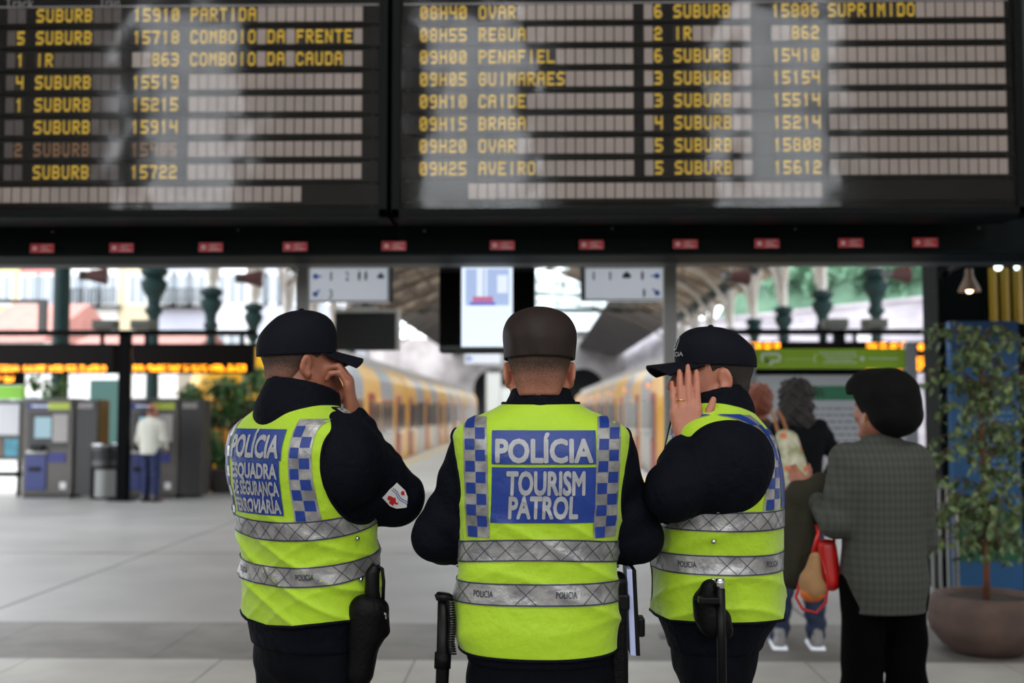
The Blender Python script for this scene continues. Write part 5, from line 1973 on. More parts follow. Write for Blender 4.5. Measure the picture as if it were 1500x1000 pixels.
def human(o, head_c, head_yaw, head_pitch, arms, hands, skin, collar, legs=None, hj=.006, hb=.0045, extra=None,
          jacket=None, trousers=None, roll=0.0, jz0=.93, cuff=.036, jname='jacket'):
    """arms: [(shoulder, elbow, wrist, r0, r1, r2)], hands: lists of capsules; everything in the officer's own frame"""
    T = o.T
    hc = np.array(head_c, float)
    rot = head_rot(head_yaw - o.yaw, head_pitch, roll)
    pts = [Vector((x, y, 0)) for x in (-.27, .27) for y in (-.24, .24)] + [Vector(hc + d) for d in ((.14, .14, .15), (-.14, -.14, 0))]
    for a in arms:
        pts += [Vector(p) for p in a[:3]]
    for hnd in hands:
        for q in hnd:
            pts += [q[0], q[1]]
    lo = np.array([min(p[k] for p in pts) for k in range(3)]) - .10
    hi = np.array([max(p[k] for p in pts) for k in range(3)]) + .10
    lo[2] = -.01
    hi[2] = max(hi[2], hc[2] + .14)
    legs = legs or [((sx * .095, 0, .93), (sx * .105, .03, .50), (sx * .12, 0, .09)) for sx in (-1, 1)]
    # ---- body: one continuous skin surface
    fd = Field(lo, hi, hb)
    fd.loft(T, .05, .93, 1.50, k=.02)
    nb = Vector((T.xo[-1], T.yo[-1] - .01, 1.50))
    fd.rc(Vector(hc + rot @ np.array((0, -.03, -.05))), nb, .056, .062, k=.03)
    for hip, kn, an in legs:
        fd.rc((hip[0] * .8, hip[1] + T.yo[0], .86), kn, .058, .048, k=.03)
        fd.rc(kn, an, .048, .034, k=.02)
        fd.rc(an, (an[0], an[1] + .14, .045), .036, .028, k=.02)
    for sh, el, wr, *_ in arms:
        fd.rc(sh, el, .045, .036, k=.03)
        fd.rc(el, wr, .036, .027, k=.02)
    add_head(fd, hc, rot)
    for (sh, el, wr, *_), hnd in zip(arms, hands):
        for a, b, ra, rb, k in hnd:
            fd.rc(a, b, ra, rb, k=k)
        if hnd:
            fd.rc(wr, hnd[0][0], .026, .024, k=.02)
    link_mesh('body', fd.mesh('body', 2), skin, o.root, True)
    # ---- jacket
    lo2 = lo.copy()
    lo2[2] = jz0 - .06
    fj = Field(lo2, hi, hj)
    fj.loft(T, .012, jz0, 1.57, k=.01)
    for i, (sh, el, wr, r0, r1, r2) in enumerate(arms):
        fj.rc(sh, el, r0, r1, k=.045, wr=.0035, wf=55, ph=i * 2.0 + T.seed)
        fj.rc(el, wr, r1 * .98, r2, k=.02, wr=.0035, wf=75, ph=1 + i + T.seed)
    if extra:
        extra(fj)
    c0, c1, r0, r1, ro = collar      # bottom centre, top centre, radii
    fj.rc(c0, c1, r0, r1, k=.02)
    up = (Vector(c1) - Vector(c0)).normalized()
    fj.d = np.maximum(fj.d, -1)
    zz = (fj.lo[2] + np.arange(fj.n[2]) * fj.h)[None, None, :]
    xx = (fj.lo[0] + np.arange(fj.n[0]) * fj.h)[:, None, None]
    yy = (fj.lo[1] + np.arange(fj.n[1]) * fj.h)[None, :, None]
    cut = (xx - c1[0]) * up[0] + (yy - c1[1]) * up[1] + (zz - c1[2]) * up[2]
    near = ((xx - c1[0]) ** 2 + (yy - c1[1]) ** 2) < (r1 + .07) ** 2
    fj.d = np.where(near & (zz > c1[2] - .06), np.maximum(fj.d, cut), fj.d).astype(np.float32)
    fj.rc(Vector(c1) + up * .06, Vector(c1) - up * .03, r1 - .016, r1 - .02, k=.006, op='s')
    for sh, el, wr, *_ in arms:
        w_, e_ = Vector(wr), Vector(el)
        d = (w_ - e_).normalized()
        fj.rc(w_ + d * .004, w_ + d * .09, cuff, cuff, k=.006, op='s')
    link_mesh(jname, fj.mesh('jacket', 3), jacket or M_JACKET, o.root, True)
    # ---- trousers
    ft = Field((lo[0], lo[1], .03), (hi[0], hi[1], 1.1), .008)
    ft.loft(T, .022, T.z[0], 1.02, k=.02)
    hw = T.hw[0]
    ft.ell((0, T.yo[0], .90), (hw * .86, T.hd[0] * .86, .13), k=.03)
    for i, (hip, kn, an) in enumerate(legs):
        hp = (math.copysign(hw * .5, hip[0]), hip[1], .88)
        ft.rc(hp, kn, hw * .5, .078, k=.03, wr=.003, wf=30, ph=i)
        ft.rc(kn, (an[0], an[1], .09), .078, .062, k=.03, wr=.005, wf=55, ph=i * 2)
    link_mesh('trousers', ft.mesh('trousers', 3), trousers or M_TROUSER, o.root, True)
    for hip, kn, an in legs:
        shoe('shoe', M_SHOE, o.root, (an[0], an[1], 0), 0)
    return rot


def add_hair(o, hc, rot, m, rad=(.0795, .0955, .088), zmin=-.05, front=.035, name='hair', h=.004, nape=True):
    """close cropped hair: a thin cap over the skull, open at the face and cut round the ears"""
    hc = np.array(hc, float)
    fd = Field(hc - .16, hc + .16, h)
    W = lambda p: hc + rot @ np.array(p, float)
    fd.ell(W((0, -.013, .03)), rad, rot, k=.01)
    if nape:
        fd.rc(W((-.022, -.055, -.035)), W((-.02, -.058, -.07)), .040, .030, k=.02)
        fd.rc(W((.022, -.055, -.035)), W((.02, -.058, -.07)), .040, .030, k=.02)
    fd.ell(W((0, -.013, .028)), (rad[0] - .012, rad[1] - .012, rad[2] - .012), rot, k=.002, op='s')
    X, Y, Z = np.meshgrid(*[fd.lo[k] + np.arange(fd.n[k]) * fd.h for k in range(3)], indexing='ij')
    q = np.stack([X - hc[0], Y - hc[1], Z - hc[2]], -1) @ rot
    front_cut = q[..., 1] - (front + .35 * np.clip(q[..., 2], -.1, .2))
    fd.d = np.maximum(fd.d, np.where(q[..., 2] > .045, q[..., 1] - .09, front_cut))
    fd.d = np.maximum(fd.d, zmin - q[..., 2])
    for sg in (-1, 1):
        fd.ell(W((sg * .08, .0, -.02)), (.035, .026, .036), rot, k=.004, op='s')
    fd.d = fd.d.astype(np.float32)
    return link_mesh(name, fd.mesh('hair', 2, keep=1), m, o.root, True)


def make_vest(o, top, hem, hole, bands, strips, snaps=(), zip_front=True):
    T = o.T
    nS = 330
    rows = 120
    hemf = hem if callable(hem) else (lambda u: np.full_like(u, hem))
    u = np.linspace(-.5, .5, nS, endpoint=False)
    th_base = u * 2 * PI
    P = np.zeros((rows, nS, 3))
    hz = hemf(u)
    tt = np.linspace(0, 1, rows)
    for r in range(rows):
        z = hz + (top - hz) * tt[r]
        L = np.interp(z, T.z, T.L)
        P[r] = T.fromS(u * L, z, 0.0)
    yc, zc, a, b, lean = hole
    y, z = P[..., 1], P[..., 2]
    xo = np.interp(z, T.z, T.xo)
    inside = (np.abs((y - yc - lean * (z - zc)) / a) ** 2.2 + np.abs((z - zc) / b) ** 2.2 < 1) & (np.abs(P[..., 0] - xo) > .5 * np.interp(z, T.z, T.hw))
    fval = np.abs((y - yc - lean * (z - zc)) / a) ** 2.2 + np.abs((z - zc) / b) ** 2.2

    def side_point(yy, zz, sg, lift=.0):
        hw_, hd_, xo_, yo_, n_ = (float(np.interp(zz, T.z, q)) for q in (T.hw, T.hd, T.xo, T.yo, T.n))
        r_ = min(.97, abs(yy - yo_) / hd_)
        x_ = xo_ + sg * hw_ * (1 - r_ ** n_) ** (1 / n_)
        y_ = yo_ + math.copysign(r_ * hd_, yy - yo_)
        return (x_ + sg * (float(T.disp(x_ - xo_, y_ - yo_, zz)) + lift), y_, zz)
    for r, c in np.argwhere(inside & (fval > .45)):
        q = fval[r, c] ** (-1 / 2.2)
        dz_ = (z[r, c] - zc) * q
        dy_ = (y[r, c] - yc - lean * (z[r, c] - zc)) * q
        P[r, c] = side_point(yc + dy_ + lean * dz_, zc + dz_, math.copysign(1, P[r, c, 0]))
    fs = []
    for r in range(rows - 1):
        for c in range(nS):
            d = (c + 1) % nS
            if inside[r, c] and inside[r + 1, c] and inside[r, d] and inside[r + 1, d]:
                continue
            fs.append((r * nS + c, r * nS + d, (r + 1) * nS + d, (r + 1) * nS + c))
    mb = MB()
    mb.add(P.reshape(-1, 3).tolist(), fs)
    vest = mb.build('safety_vest', M_VEST, o.root, smooth=True)
    for row_, nm_ in ((0, 'hem_piping'), (-1, 'neck_piping')):
        pp = MB()
        pp.tube([tuple(p) for p in P[row_, ::3]], .0042, 8, closed=True)
        pp.build(nm_, M_JACKET, vest, smooth=True)
    for sg in (-1, 1):
        pts = []
        for t in np.linspace(0, 2 * PI, 72, endpoint=False):
            ct, st = math.cos(t), math.sin(t)
            zz = zc + b * math.copysign(abs(st) ** (2 / 2.2), st) * .985
            yy = yc + lean * (zz - zc) + a * math.copysign(abs(ct) ** (2 / 2.2), ct) * .985
            pts.append(side_point(yy, zz, sg, .001))
        pp = MB()
        pp.tube(pts, .0048, 8, closed=True)
        pp.build('armhole_piping', M_JACKET, vest, smooth=True)
    for (z0, z1, zf, words) in bands:
        L = float(np.interp((z0 + z1) / 2, T.z, T.L)) * .5 - .01
        bb = MB()
        patch(bb, T, -L, L, z0, z1, .0022, zf, hole=hole)
        bo = bb.build('reflective_band', M_SILVER, vest, smooth=True)
        ll = MB()
        for zz in (z0 + .001, z1 - .004):
            patch(ll, T, -L, L, zz, zz + .003, .0034, zf, hole=hole)
        hgt = z1 - z0
        st = hgt * 1.0
        k = -int(L / st)
        wsp = [(a_ - .006, b_ + .006) for a_, b_, _ in words]
        while k * st < L:
            s0 = k * st
            k += 1
            if any(s0 + st > q[0] and s0 < q[1] for q in wsp):
                continue
            for flip in (0, 1):
                n = 6
                V = []
                for i in range(n + 1):
                    t = i / n
                    zt = z0 + .002 + (hgt - .004) * (t if flip else 1 - t)
                    for e in (-.0012, .0012):
                        V.append((s0 + st * t + e, zt))
                V = np.array(V)
                Pp = T.fromS(V[:, 0], V[:, 1] + (zf(V[:, 0]) if zf else 0), .0034)
                if (((np.abs((Pp[:, 1] - yc - lean * (Pp[:, 2] - zc)) / a) ** 2.2 + np.abs((Pp[:, 2] - zc) / b) ** 2.2) < 1) & (np.abs(Pp[:, 0]) > .1)).any():
                    continue
                ll.add([tuple(p) for p in Pp], [(2 * i, 2 * i + 2, 2 * i + 3, 2 * i + 1) for i in range(n)])
        for a_, b_, wd in words:
            ptext(ll, T, wd, a_, b_, z0 + hgt * .36, z0 + hgt * .64, .0036, bold=.012, zf=zf)
        ll.build('band_print', M_LINE, vest)
    for (xf, z0, z1, side) in strips:
        wd = .025
        bb = MB()
        xm = lambda S_, Z_: xf(Z_) + S_
        patch(bb, T, -wd - .004, wd + .004, z0, z1, .0022, xmap=xm, side=side)
        so = bb.build('check_strip', M_SILVER, vest, smooth=True)
        cc = MB()
        kk, zz = 0, z0
        stp = .0262
        while zz + stp <= z1 + .001:
            for c in (0, 1):
                if (kk + c) % 2 == 0:
                    sg = math.copysign(1, float(xf(np.array([zz]))[0]))
                    s0 = -wd if c == 0 else 0
                    patch(cc, T, s0 + .001, s0 + wd - .001, zz, zz + stp, .0036, xmap=xm, side=side, step=.008)
            kk += 1
            zz += stp
        cc.build('check_print', M_BLUE, vest, smooth=True)
    for (s_, z_) in snaps:
        p = T.fromS(np.array([s_]), np.array([z_]), .004)[0]
        q = T.fromS(np.array([s_]), np.array([z_]), .009)[0]
        sn = MB()
        sn.cyl(p, q, .0065, .0045, 12)
        sn.build('snap', M_CHROME, vest, smooth=True)
    if zip_front:
        zz = np.linspace(float(hemf(np.array([.49]))[0]) + .01, top - .01, 30)
        sa = np.array([float(np.interp(z, T.z, T.L)) * .5 for z in zz])
        zb = MB()
        zb.tube([tuple(p) for p in T.fromS(sa, zz, .002)], .004, 6)
        zb.build('zip', M_BLACKPL, vest)
    return vest


def back_panel(o, vest, rects, lines):
    bb = MB()
    for s0, s1, z0, z1 in rects:
        patch(bb, o.T, s0, s1, z0, z1, .0026)
    p = bb.build('back_panel', M_BLUE, vest, smooth=True)
    tt = MB()
    for body, s0, s1, z0, z1 in lines:
        ptext(tt, o.T, body, s0, s1, z0, z1, .0044, bold=.05)
    tt.build('lettering', M_SILVERT, vest)


CAP_ROUND = [(.020, .089, .106, -.010), (.045, .0905, .110, -.010), (.075, .0935, .113, -.010), (.098, .0925, .108, -.008),
             (.120, .083, .096, -.006), (.138, .066, .076, -.004), (.150, .042, .05, -.002), (.156, .02, .024, 0), (.157, .004, .005, 0)]
CAP_BALL = [(.014, .089, .110, -.010), (.045, .089, .110, -.009), (.078, .085, .104, -.004), (.105, .073, .087, .004),
            (.124, .055, .066, .006), (.135, .032, .038, .007), (.1385, .012, .014, .007), (.139, .004, .005, .007)]

# ---- the officer in the middle, seen squarely from behind
O2 = Officer('officer in yellow vest lettered TOURISM PATROL, seen from behind, between his two colleagues', 792, 2.86, 0.0, [
    (.88, .185, .135, 0, 0, 2.4), (.95, .192, .138, -.004, 0, 2.4), (1.00, .206, .140, -.012, 0, 2.5), (1.087, .206, .134, -.010, 0, 2.5),
    (1.121, .199, .130, -.010, 0, 2.5), (1.207, .198, .128, -.006, 0, 2.5), (1.276, .203, .132, -.003, 0, 2.5),
    (1.378, .215, .138, .001, 0, 2.6), (1.447, .222, .136, .001, -.003, 2.7), (1.500, .221, .122, .001, -.005, 2.7),
    (1.520, .195, .112, .001, -.006, 2.5), (1.538, .150, .102, 0, -.006, 2.3), (1.556, .105, .090, 0, -.006, 2.1), (1.568, .092, .082, 0, -.006, 2.0)], .7, .0045)
o = O2
hc = o.px(790, 540, 2.86) + Vector((0, .0, 0))
hc.y = .005
arms = [(o.px(702, 668, 2.88), o.px(644, 786, 2.90), o.px(712, 800, 3.13), .072, .066, .050),
        (o.px(886, 666, 2.88), o.px(930, 786, 2.90), o.px(862, 800, 3.13), .072, .066, .050)]
hands = []
for sg, a in ((1, arms[0]), (-1, arms[1])):
    hands.append(hand_prims(Vector(a[2]) + Vector((sg * .02, .035, .0)), (sg * .8, .6, .1), (0, .3, .95) if False else (-sg * .55, .8, .2), (0, 0, 1), curl=(35, 45, 30)))
rot2 = human(o, hc, 0.0, R(-3), arms, hands, M_SKIN, ((0, -.006, 1.545), (0, .0, 1.603), .088, .074, 0))
add_hair(o, hc, rot2, hair_mat('cropped_brown_hair', (58, 42, 32), (166, 106, 84), 1.575, 1.665), zmin=-.072)
add_cap(o.root, hc, rot2, CAP_ROUND, M_CAPBROWN, pleat=True, seams=0, m2=M_CAPNAVY, button=False)
M_CAPBAND = M_CAPNAVY
zf0 = lambda s_: -.012 * np.minimum(1, (np.abs(s_) / .22)) ** 2
xs = lambda sg, x0, x1: (lambda z: sg * (x0 + (x1 - x0) * np.clip((np.asarray(z, float) - 1.24) / .29, 0, 1)))
v2 = make_vest(o, 1.566, lambda u: .957 + .012 * (np.abs(u) * 4) ** 2 * (np.abs(u) < .25) + .012 * (np.abs(u) >= .25), (.012, 1.385, .082, .118, .0),
               [(1.190, 1.243, zf0, []), (1.084, 1.138, None, [(-.155, -.105, 'POLICIA'), (.045, .095, 'POLICIA')])],
               [(xs(-1, .152, .160), 1.244, 1.532, -1), (xs(1, .152, .166), 1.244, 1.532, -1),
                (xs(-1, .152, .160), 1.244, 1.532, 1), (xs(1, .152, .160), 1.244, 1.532, 1)],
               snaps=[(-.30, 1.16), (-.31, 1.03), (.30, 1.16), (.31, 1.03)])
back_panel(o, v2, [(-.119, .131, 1.420, 1.500), (-.119, .131, 1.281, 1.413)],
           [('POL\u00cdCIA', -.110, .124, 1.426, 1.477), ('TOURISM', -.083, .105, 1.349, 1.401), ('PATROL', -.076, .090, 1.293, 1.342)])

# ---- the officer on the left, turned away to the right
O1 = Officer('officer in yellow vest lettered ESQUADRA, hand at his mouth, left of his two colleagues', 460, 3.05, R(-40), [
    (.88, .185, .140, 0, .005, 2.3), (.95, .200, .150, 0, .005, 2.3), (1.02, .208, .156, 0, 0, 2.4), (1.10, .206, .154, 0, -.005, 2.4),
    (1.18, .203, .150, 0, -.012, 2.4), (1.28, .208, .148, 0, -.028, 2.5), (1.38, .222, .148, 0, -.042, 2.6), (1.45, .226, .140, 0, -.05, 2.6),
    (1.495, .220, .124, 0, -.05, 2.6), (1.518, .195, .114, 0, -.05, 2.5), (1.538, .155, .106, 0, -.05, 2.3), (1.556, .118, .098, 0, -.05, 2.1), (1.570, .104, .090, 0, -.05, 2.0)], 2.1, .0055)
o = O1
hc = o.px(441, 529, 3.07)
f1 = o.D((math.sin(R(62)), math.cos(R(62)), 0))
arms = [(o.px(506, 655, 2.93), o.px(578, 728, 3.04), o.px(517, 620, 3.08), .080, .076, .048),
        (o.L(O1.base + Matrix.Rotation(O1.yaw, 3, 'Z') @ Vector((-.185, -.02, 1.43))), Vector((-.20, .15, 1.20)), Vector((-.15, .19, 1.22)), .076, .066, .050)]
hands = [hand_prims(o.px(514, 608, 3.07), o.D((-.06, -.05, .95)), o.D((.92, .05, .25)), o.D((-.30, .80, .42)), curl=(30, 62, 50), thumb=(.5, .8, .5), spread=.08, size=1.08),
         hand_prims(Vector((-.14, .21, 1.22)), (1, .1, .1), (.1, 1, .2), (0, 0, 1), curl=(35, 40, 30))]


def ex1(fj):
    fj.ell((.205, -.045, 1.41), (.07, .085, .10), k=.03)


rot1 = human(o, hc, R(-62), R(4), arms, hands, M_SKIN2, ((0, -.055, 1.540), (0.0, -.035, 1.612), .115, .099, 0), extra=ex1)
add_hair(o, hc, rot1, hair_mat('cropped_dark_hair', (58, 44, 36), (176, 116, 92), 1.58, 1.68), zmin=-.07)
add_cap(o.root, hc, rot1 @ head_rot(0, R(-1)), CAP_BALL, M_CAPNAVY)
zf1 = lambda s_: .030 * np.minimum(1.3, np.abs(s_ - .04) / .3) ** 2 - .004
v1 = make_vest(o, 1.568, lambda u: .998 + .025 * np.abs(np.sin(u * 2 * PI)) ** 1.5, (-.03, 1.385, .100, .125, -.25),
               [(1.222, 1.272, zf1, []), (1.106, 1.158, zf1, [(.115, .165, 'POLICIA'), (-.12, -.07, 'POLICIA')])],
               [(xs(1, .152, .150), 1.272, 1.525, -1), (xs(-1, .152, .160), 1.272, 1.525, -1),
                (xs(1, .152, .160), 1.272, 1.525, 1), (xs(-1, .152, .160), 1.272, 1.525, 1)],
               snaps=[(.285, 1.225), (.29, 1.12)])
back_panel(o, v1, [(-.122, .100, 1.422, 1.500), (-.108, .094, 1.284, 1.421)],
           [('POL\u00cdCIA', -.112, .092, 1.430, 1.482), ('ESQUADRA', -.106, .088, 1.377, 1.412), ('DE SEGURAN\u00c7A', -.105, .090, 1.334, 1.367), ('FERROVI\u00c1RIA', -.103, .090, 1.290, 1.322)])


def arm_patch(o, a, b, r, frac, view, outline, layers, name):
    """flat badge bent round a sleeve. a->b axis, r radius, view the direction it faces; outline and layers in metres (u across, v down the sleeve)"""
    a, b = Vector(a), Vector(b)
    ax = (b - a).normalized()
    nn = (Vector(view) - ax * Vector(view).dot(ax)).normalized()
    ac = nn.cross(ax)
    c = a + (b - a) * frac

    def M(u, v, off):
        an = u / r
        return c + ax * v + (nn * math.cos(an) + ac * math.sin(an)) * (r + off)
    first = None
    for k, (nm, poly, m) in enumerate([('badge', outline, M_BADGE)] + layers):
        mb = MB()
        for pl in (poly if isinstance(poly[0][0], (tuple, list)) else [poly]):
            V, Fc = refine(np.array(pl), [tuple(range(len(pl)))], .008)
            mb.add([tuple(M(u, v, .004 + .0008 * k)) for u, v in V], Fc)
        ob = mb.build(nm if first is None else nm, m, o.root if first is None else first)
        first = first or ob
    return first


M_BADGE = mat('badge_white', (225, 222, 220), rough=.6)
M_RED = mat('badge_red', (190, 30, 36), rough=.6)
M_BBLUE = mat('badge_blue', (40, 70, 150), rough=.6)
sh = [(-.026, -.030), (0, -.034), (.026, -.030), (.027, .004), (.020, .022), (0, .040), (-.020, .022), (-.027, .004)]
wave = [[(x0 + .0025 * math.sin(6.28 * t / 6), -.029 + .008 * t) for t in range(9)] + [(x0 + .0018 + .0025 * math.sin(6.28 * t / 6), -.029 + .008 * t) for t in range(8, -1, -1)] for x0 in (.002, .007)]
lion = [[(-.020, -.018), (-.012, -.024), (-.008, -.018), (-.006, -.008), (-.002, -.006), (-.006, .0), (-.010, .006), (-.006, .012), (-.012, .014), (-.015, .004), (-.021, .008), (-.019, -.002), (-.023, -.006), (-.017, -.010)]]
heart = [[(.017, .010), (.012, .002), (.014, -.004), (.017, -.001), (.020, -.004), (.023, .001)]]
a1 = O1.arms_ = arms[0]
arm_patch(O1, a1[0], a1[1], .080, .80, O1.D((.30, -.95, -.05)), sh, [('badge_wave', wave, M_BBLUE), ('badge_lion', lion, M_RED), ('badge_heart', heart, M_RED)], 'badge')
# rank slide on the right shoulder
mb = MB()
c = o.px(502, 606, 2.95)
mb.box(c.x - .028, c.x + .028, c.y - .022, c.y + .022, c.z - .006, c.z + .008, rz=.3, rx=0, ry=R(28))
rk = mb.build('rank_slide', M_JACKET, O1.root, bev=.004)
mb = MB()
for dx, dy, lx, ly in ((-.012, 0, .004, .03), (.012, 0, .004, .03), (0, -.013, .028, .004), (0, .013, .028, .004), (0, 0, .01, .01)):
    q = Matrix.Rotation(.3, 3, 'Z') @ (Matrix.Rotation(R(28), 3, 'Y') @ Vector((dx, dy, .0095)))
    mb.box(c.x + q.x - lx / 2, c.x + q.x + lx / 2, c.y + q.y - ly / 2, c.y + q.y + ly / 2, c.z + q.z - .001, c.z + q.z + .001, rz=.3, ry=R(28))
mb.build('rank_stripe', M_SILVERT, rk)

# ---- the officer on the right, in profile, hand over his face
O3 = Officer('officer in profile covering his face with one hand, right of his two colleagues', 1049, 3.05, R(80), [
    (.88, .165, .122, 0, .012, 2.3), (.96, .180, .142, 0, .008, 2.3), (1.02, .200, .176, 0, 0, 2.3), (1.10, .200, .172, 0, 0, 2.4),
    (1.18, .198, .168, 0, -.003, 2.4), (1.28, .203, .164, 0, -.008, 2.5), (1.38, .215, .158, 0, -.012, 2.5), (1.45, .218, .146, 0, -.014, 2.5),
    (1.50, .205, .128, 0, -.006, 2.5), (1.525, .170, .115, 0, 0, 2.4), (1.545, .135, .102, 0, .006, 2.2), (1.565, .108, .092, 0, .012, 2.1), (1.580, .098, .085, 0, .016, 2.0)], 4.4, .0045)
o = O3
hc = o.px(1043, 549, 3.05)
arms = [(o.px(1080, 672, 2.90), o.px(986, 720, 2.84), o.px(1002, 668, 2.92), .078, .070, .054),
        (Vector((.185, .0, 1.43)), Vector((.20, .17, 1.27)), o.px(985, 736, 2.92), .076, .066, .050)]
hands = [hand_prims(o.px(1007, 652, 2.915), o.D((-.03, .07, 1)), o.D((-.15, -1, .1)), o.D((1, -.15, 0)), curl=(6, 12, 10), thumb=(.62, .8, .15), spread=.012, size=1.08),
         hand_prims(o.px(1000, 741, 2.885), o.D((1, -.25, -.05)), o.D((.1, -.6, -.8)), o.D((0, -.8, .6)), curl=(15, 20, 15), size=.95)]


def ex3(fj):
    fj.ell((-.185, -.03, 1.405), (.066, .10, .11), k=.03)


rot3 = human(o, hc, R(98), R(1), arms, hands, M_SKIN, ((0, .010, 1.54), (0.0, .025, 1.598), .112, .100, 0), extra=ex3, cuff=.040)
add_hair(o, hc, rot3, hair_mat('dark_hair', (34, 26, 22), (60, 45, 38), 1.50, 1.52), rad=(.082, .100, .090), zmin=-.07, front=.018)
CAP_LOW = [(.022 + (z - .014) * .86, a_, b_, c_) for z, a_, b_, c_ in CAP_BALL]
cap3 = add_cap(o.root, hc, rot3 @ head_rot(0, R(1)), CAP_LOW, M_CAPNAVY, vlen=.078, vtilt=.012)
# crest and word on the front of the cap
Rc = rot3 @ head_rot(0, R(1))


def capfront(u, v, off=.0035):
    """u across, v up; on the crown's front"""
    z = .045 + v
    r = np.interp(z, [q[0] for q in CAP_LOW], [q[2] for q in CAP_LOW]) + off
    x_ = np.interp(z, [q[0] for q in CAP_LOW], [q[1] for q in CAP_LOW]) + off
    an = PI / 2 + u / .09
    yo = np.interp(z, [q[0] for q in CAP_LOW], [q[3] for q in CAP_LOW])
    return np.array(hc) + Rc @ np.array((x_ * math.cos(an), yo + r * math.sin(an), z))


mb = MB()
V, Fc = text_mesh('POLICIA', .02)
V = V.copy()
V[:, 0] = (V[:, 0] / V[:, 0].max() - .5) * .085
V[:, 1] *= .011
V, Fc = refine(V, Fc, .01)
mb.add([tuple(capfront(u, v + .0)) for u, v in V], Fc)
for an in range(14):
    a0, a1_ = an / 14 * 2 * PI, (an + 1) / 14 * 2 * PI
    for r0, r1 in ((.017, .020), (.008, .010)):
        mb.add([tuple(capfront(math.sin(q) * r, .036 + math.cos(q) * r)) for q, r in ((a0, r0), (a1_, r0), (a1_, r1), (a0, r1))], [(0, 1, 2, 3)])
mb.build('cap_emblem', M_SILVERT, cap3)
v3 = make_vest(o, 1.578, lambda u: 1.022 + .0 * u, (-.012, 1.412, .098, .108, -.15),
               [(1.248, 1.298, None, []), (1.140, 1.190, None, [(-.40, -.35, 'POLICIA'), (-.17, -.12, 'POLICIA')])],
               [(xs(-1, .150, .128), 1.300, 1.535, -1), (xs(1, .150, .140), 1.300, 1.535, -1),
                (xs(-1, .150, .128), 1.300, 1.535, 1), (xs(1, .150, .140), 1.300, 1.535, 1)],
               snaps=[(-.305, 1.30), (-.31, 1.225), (-.31, 1.13), (-.30, 1.045)])
back_panel(o, v3, [(-.125, .125, 1.422, 1.500), (-.108, .108, 1.300, 1.421)], [('POL\u00cdCIA', -.112, .112, 1.430, 1.482)])
# ring on the finger of the hand over the face
q = hands[0][9]
mb = MB()
ax = (q[1] - q[0]).normalized()
mid = q[0] + (q[1] - q[0]) * .45
u_ = ax.orthogonal().normalized()
v_ = ax.cross(u_)
mb.tube([mid + (u_ * math.cos(t * PI / 8) + v_ * math.sin(t * PI / 8)) * .0112 for t in range(16)], .0017, 6, closed=True)
mb.build('ring', M_GOLD, O3.root, smooth=True)
# ------------------------------------------------------------------ other travellers
def civilian(label, px_, Y, yaw, hz, headyaw, arms, hands, top_m, leg_m, skin=None, wsc=1.0, coat0=.93, shoes=None, seed=1.0, hem=None, group=None, legs=None, res=.009, pitch=-3, jname='jacket', depth=1.0, shoulder=None):
    """a standing traveller seen from behind; hz is the height of the head's centre"""
    k = (hz - 0) / 1.66
    sh = 1.47 * k
    W = lambda v: v * wsc
    rings = [(.84 * k, W(.165), .115 * depth, 0, 0, 2.3), (.95 * k, W(.18), .125 * depth, 0, 0, 2.3), (1.10 * k, W(.165), .115 * depth, 0, 0, 2.3), (1.25 * k, W(.172), .118 * depth, 0, 0, 2.4),
             (1.36 * k, W(.19), .12 * depth, 0, 0, 2.5), (1.43 * k, W(.195), .11 * depth, 0, 0, 2.5), (1.48 * k, W(.165), .09 * depth, 0, 0, 2.3), (1.52 * k, W(.1), .07, 0, 0, 2.1), (1.56 * k, .062, .06, 0, 0, 2.0)]
    p = at(px_, 600, Y)
    o = Officer.__new__(Officer)
    o.base = Vector((p.x, p.y, 0))
    o.yaw = yaw
    o.root = thing('person', label, 'person', o.base, yaw, group)
    o.Ri = Matrix.Rotation(-yaw, 3, 'Z')
    o.T = Torso(rings, seed, .003)
    o.k = k
    o.hc = Vector((0, .02, hz))
    A = arms(o)
    Hn = hands(o, A)
    o.rot = human(o, o.hc, headyaw, R(pitch), A, Hn, skin or M_SKIN2, ((0, 0, 1.50 * k), (0, .01, 1.545 * k), .072, .062, 0), legs=legs or [((sx * .085, 0, .9 * k), (sx * .09, .02, .48 * k), (sx * .1, 0, .09)) for sx in (-1, 1)],
                  hj=res, hb=.0065, jacket=top_m, trousers=leg_m, jz0=coat0, cuff=.034, jname=jname)
    return o


def hair_volume(o, blobs, m, name='hair', h=.006, noise=.006, nf=60, cutface=True):
    hc = np.array(o.hc)
    fd = Field(hc - .26, hc + .22, h)
    W = lambda p: hc + o.rot @ np.array(p, float)
    for c, r in blobs:
        fd.ell(W(c), r, o.rot, k=.03)
    X, Y, Z = np.meshgrid(*[fd.lo[k] + np.arange(fd.n[k]) * fd.h for k in range(3)], indexing='ij')
    fd.d = fd.d + noise * (np.sin(nf * X + 20 * Z) * np.sin(nf * .9 * Y + 2) * np.sin(nf * .8 * Z + 1) + .5 * np.sin(nf * 1.9 * X + 1) * np.sin(nf * 2.1 * Z))
    if cutface:
        q = np.stack([X - hc[0], Y - hc[1], Z - hc[2]], -1) @ o.rot
        fd.d = np.maximum(fd.d, np.where(q[..., 2] < .06, q[..., 1] - .03, -1))
    fd.d = fd.d.astype(np.float32)
    return link_mesh(name, fd.mesh('hair', 1), m, o.root, True)


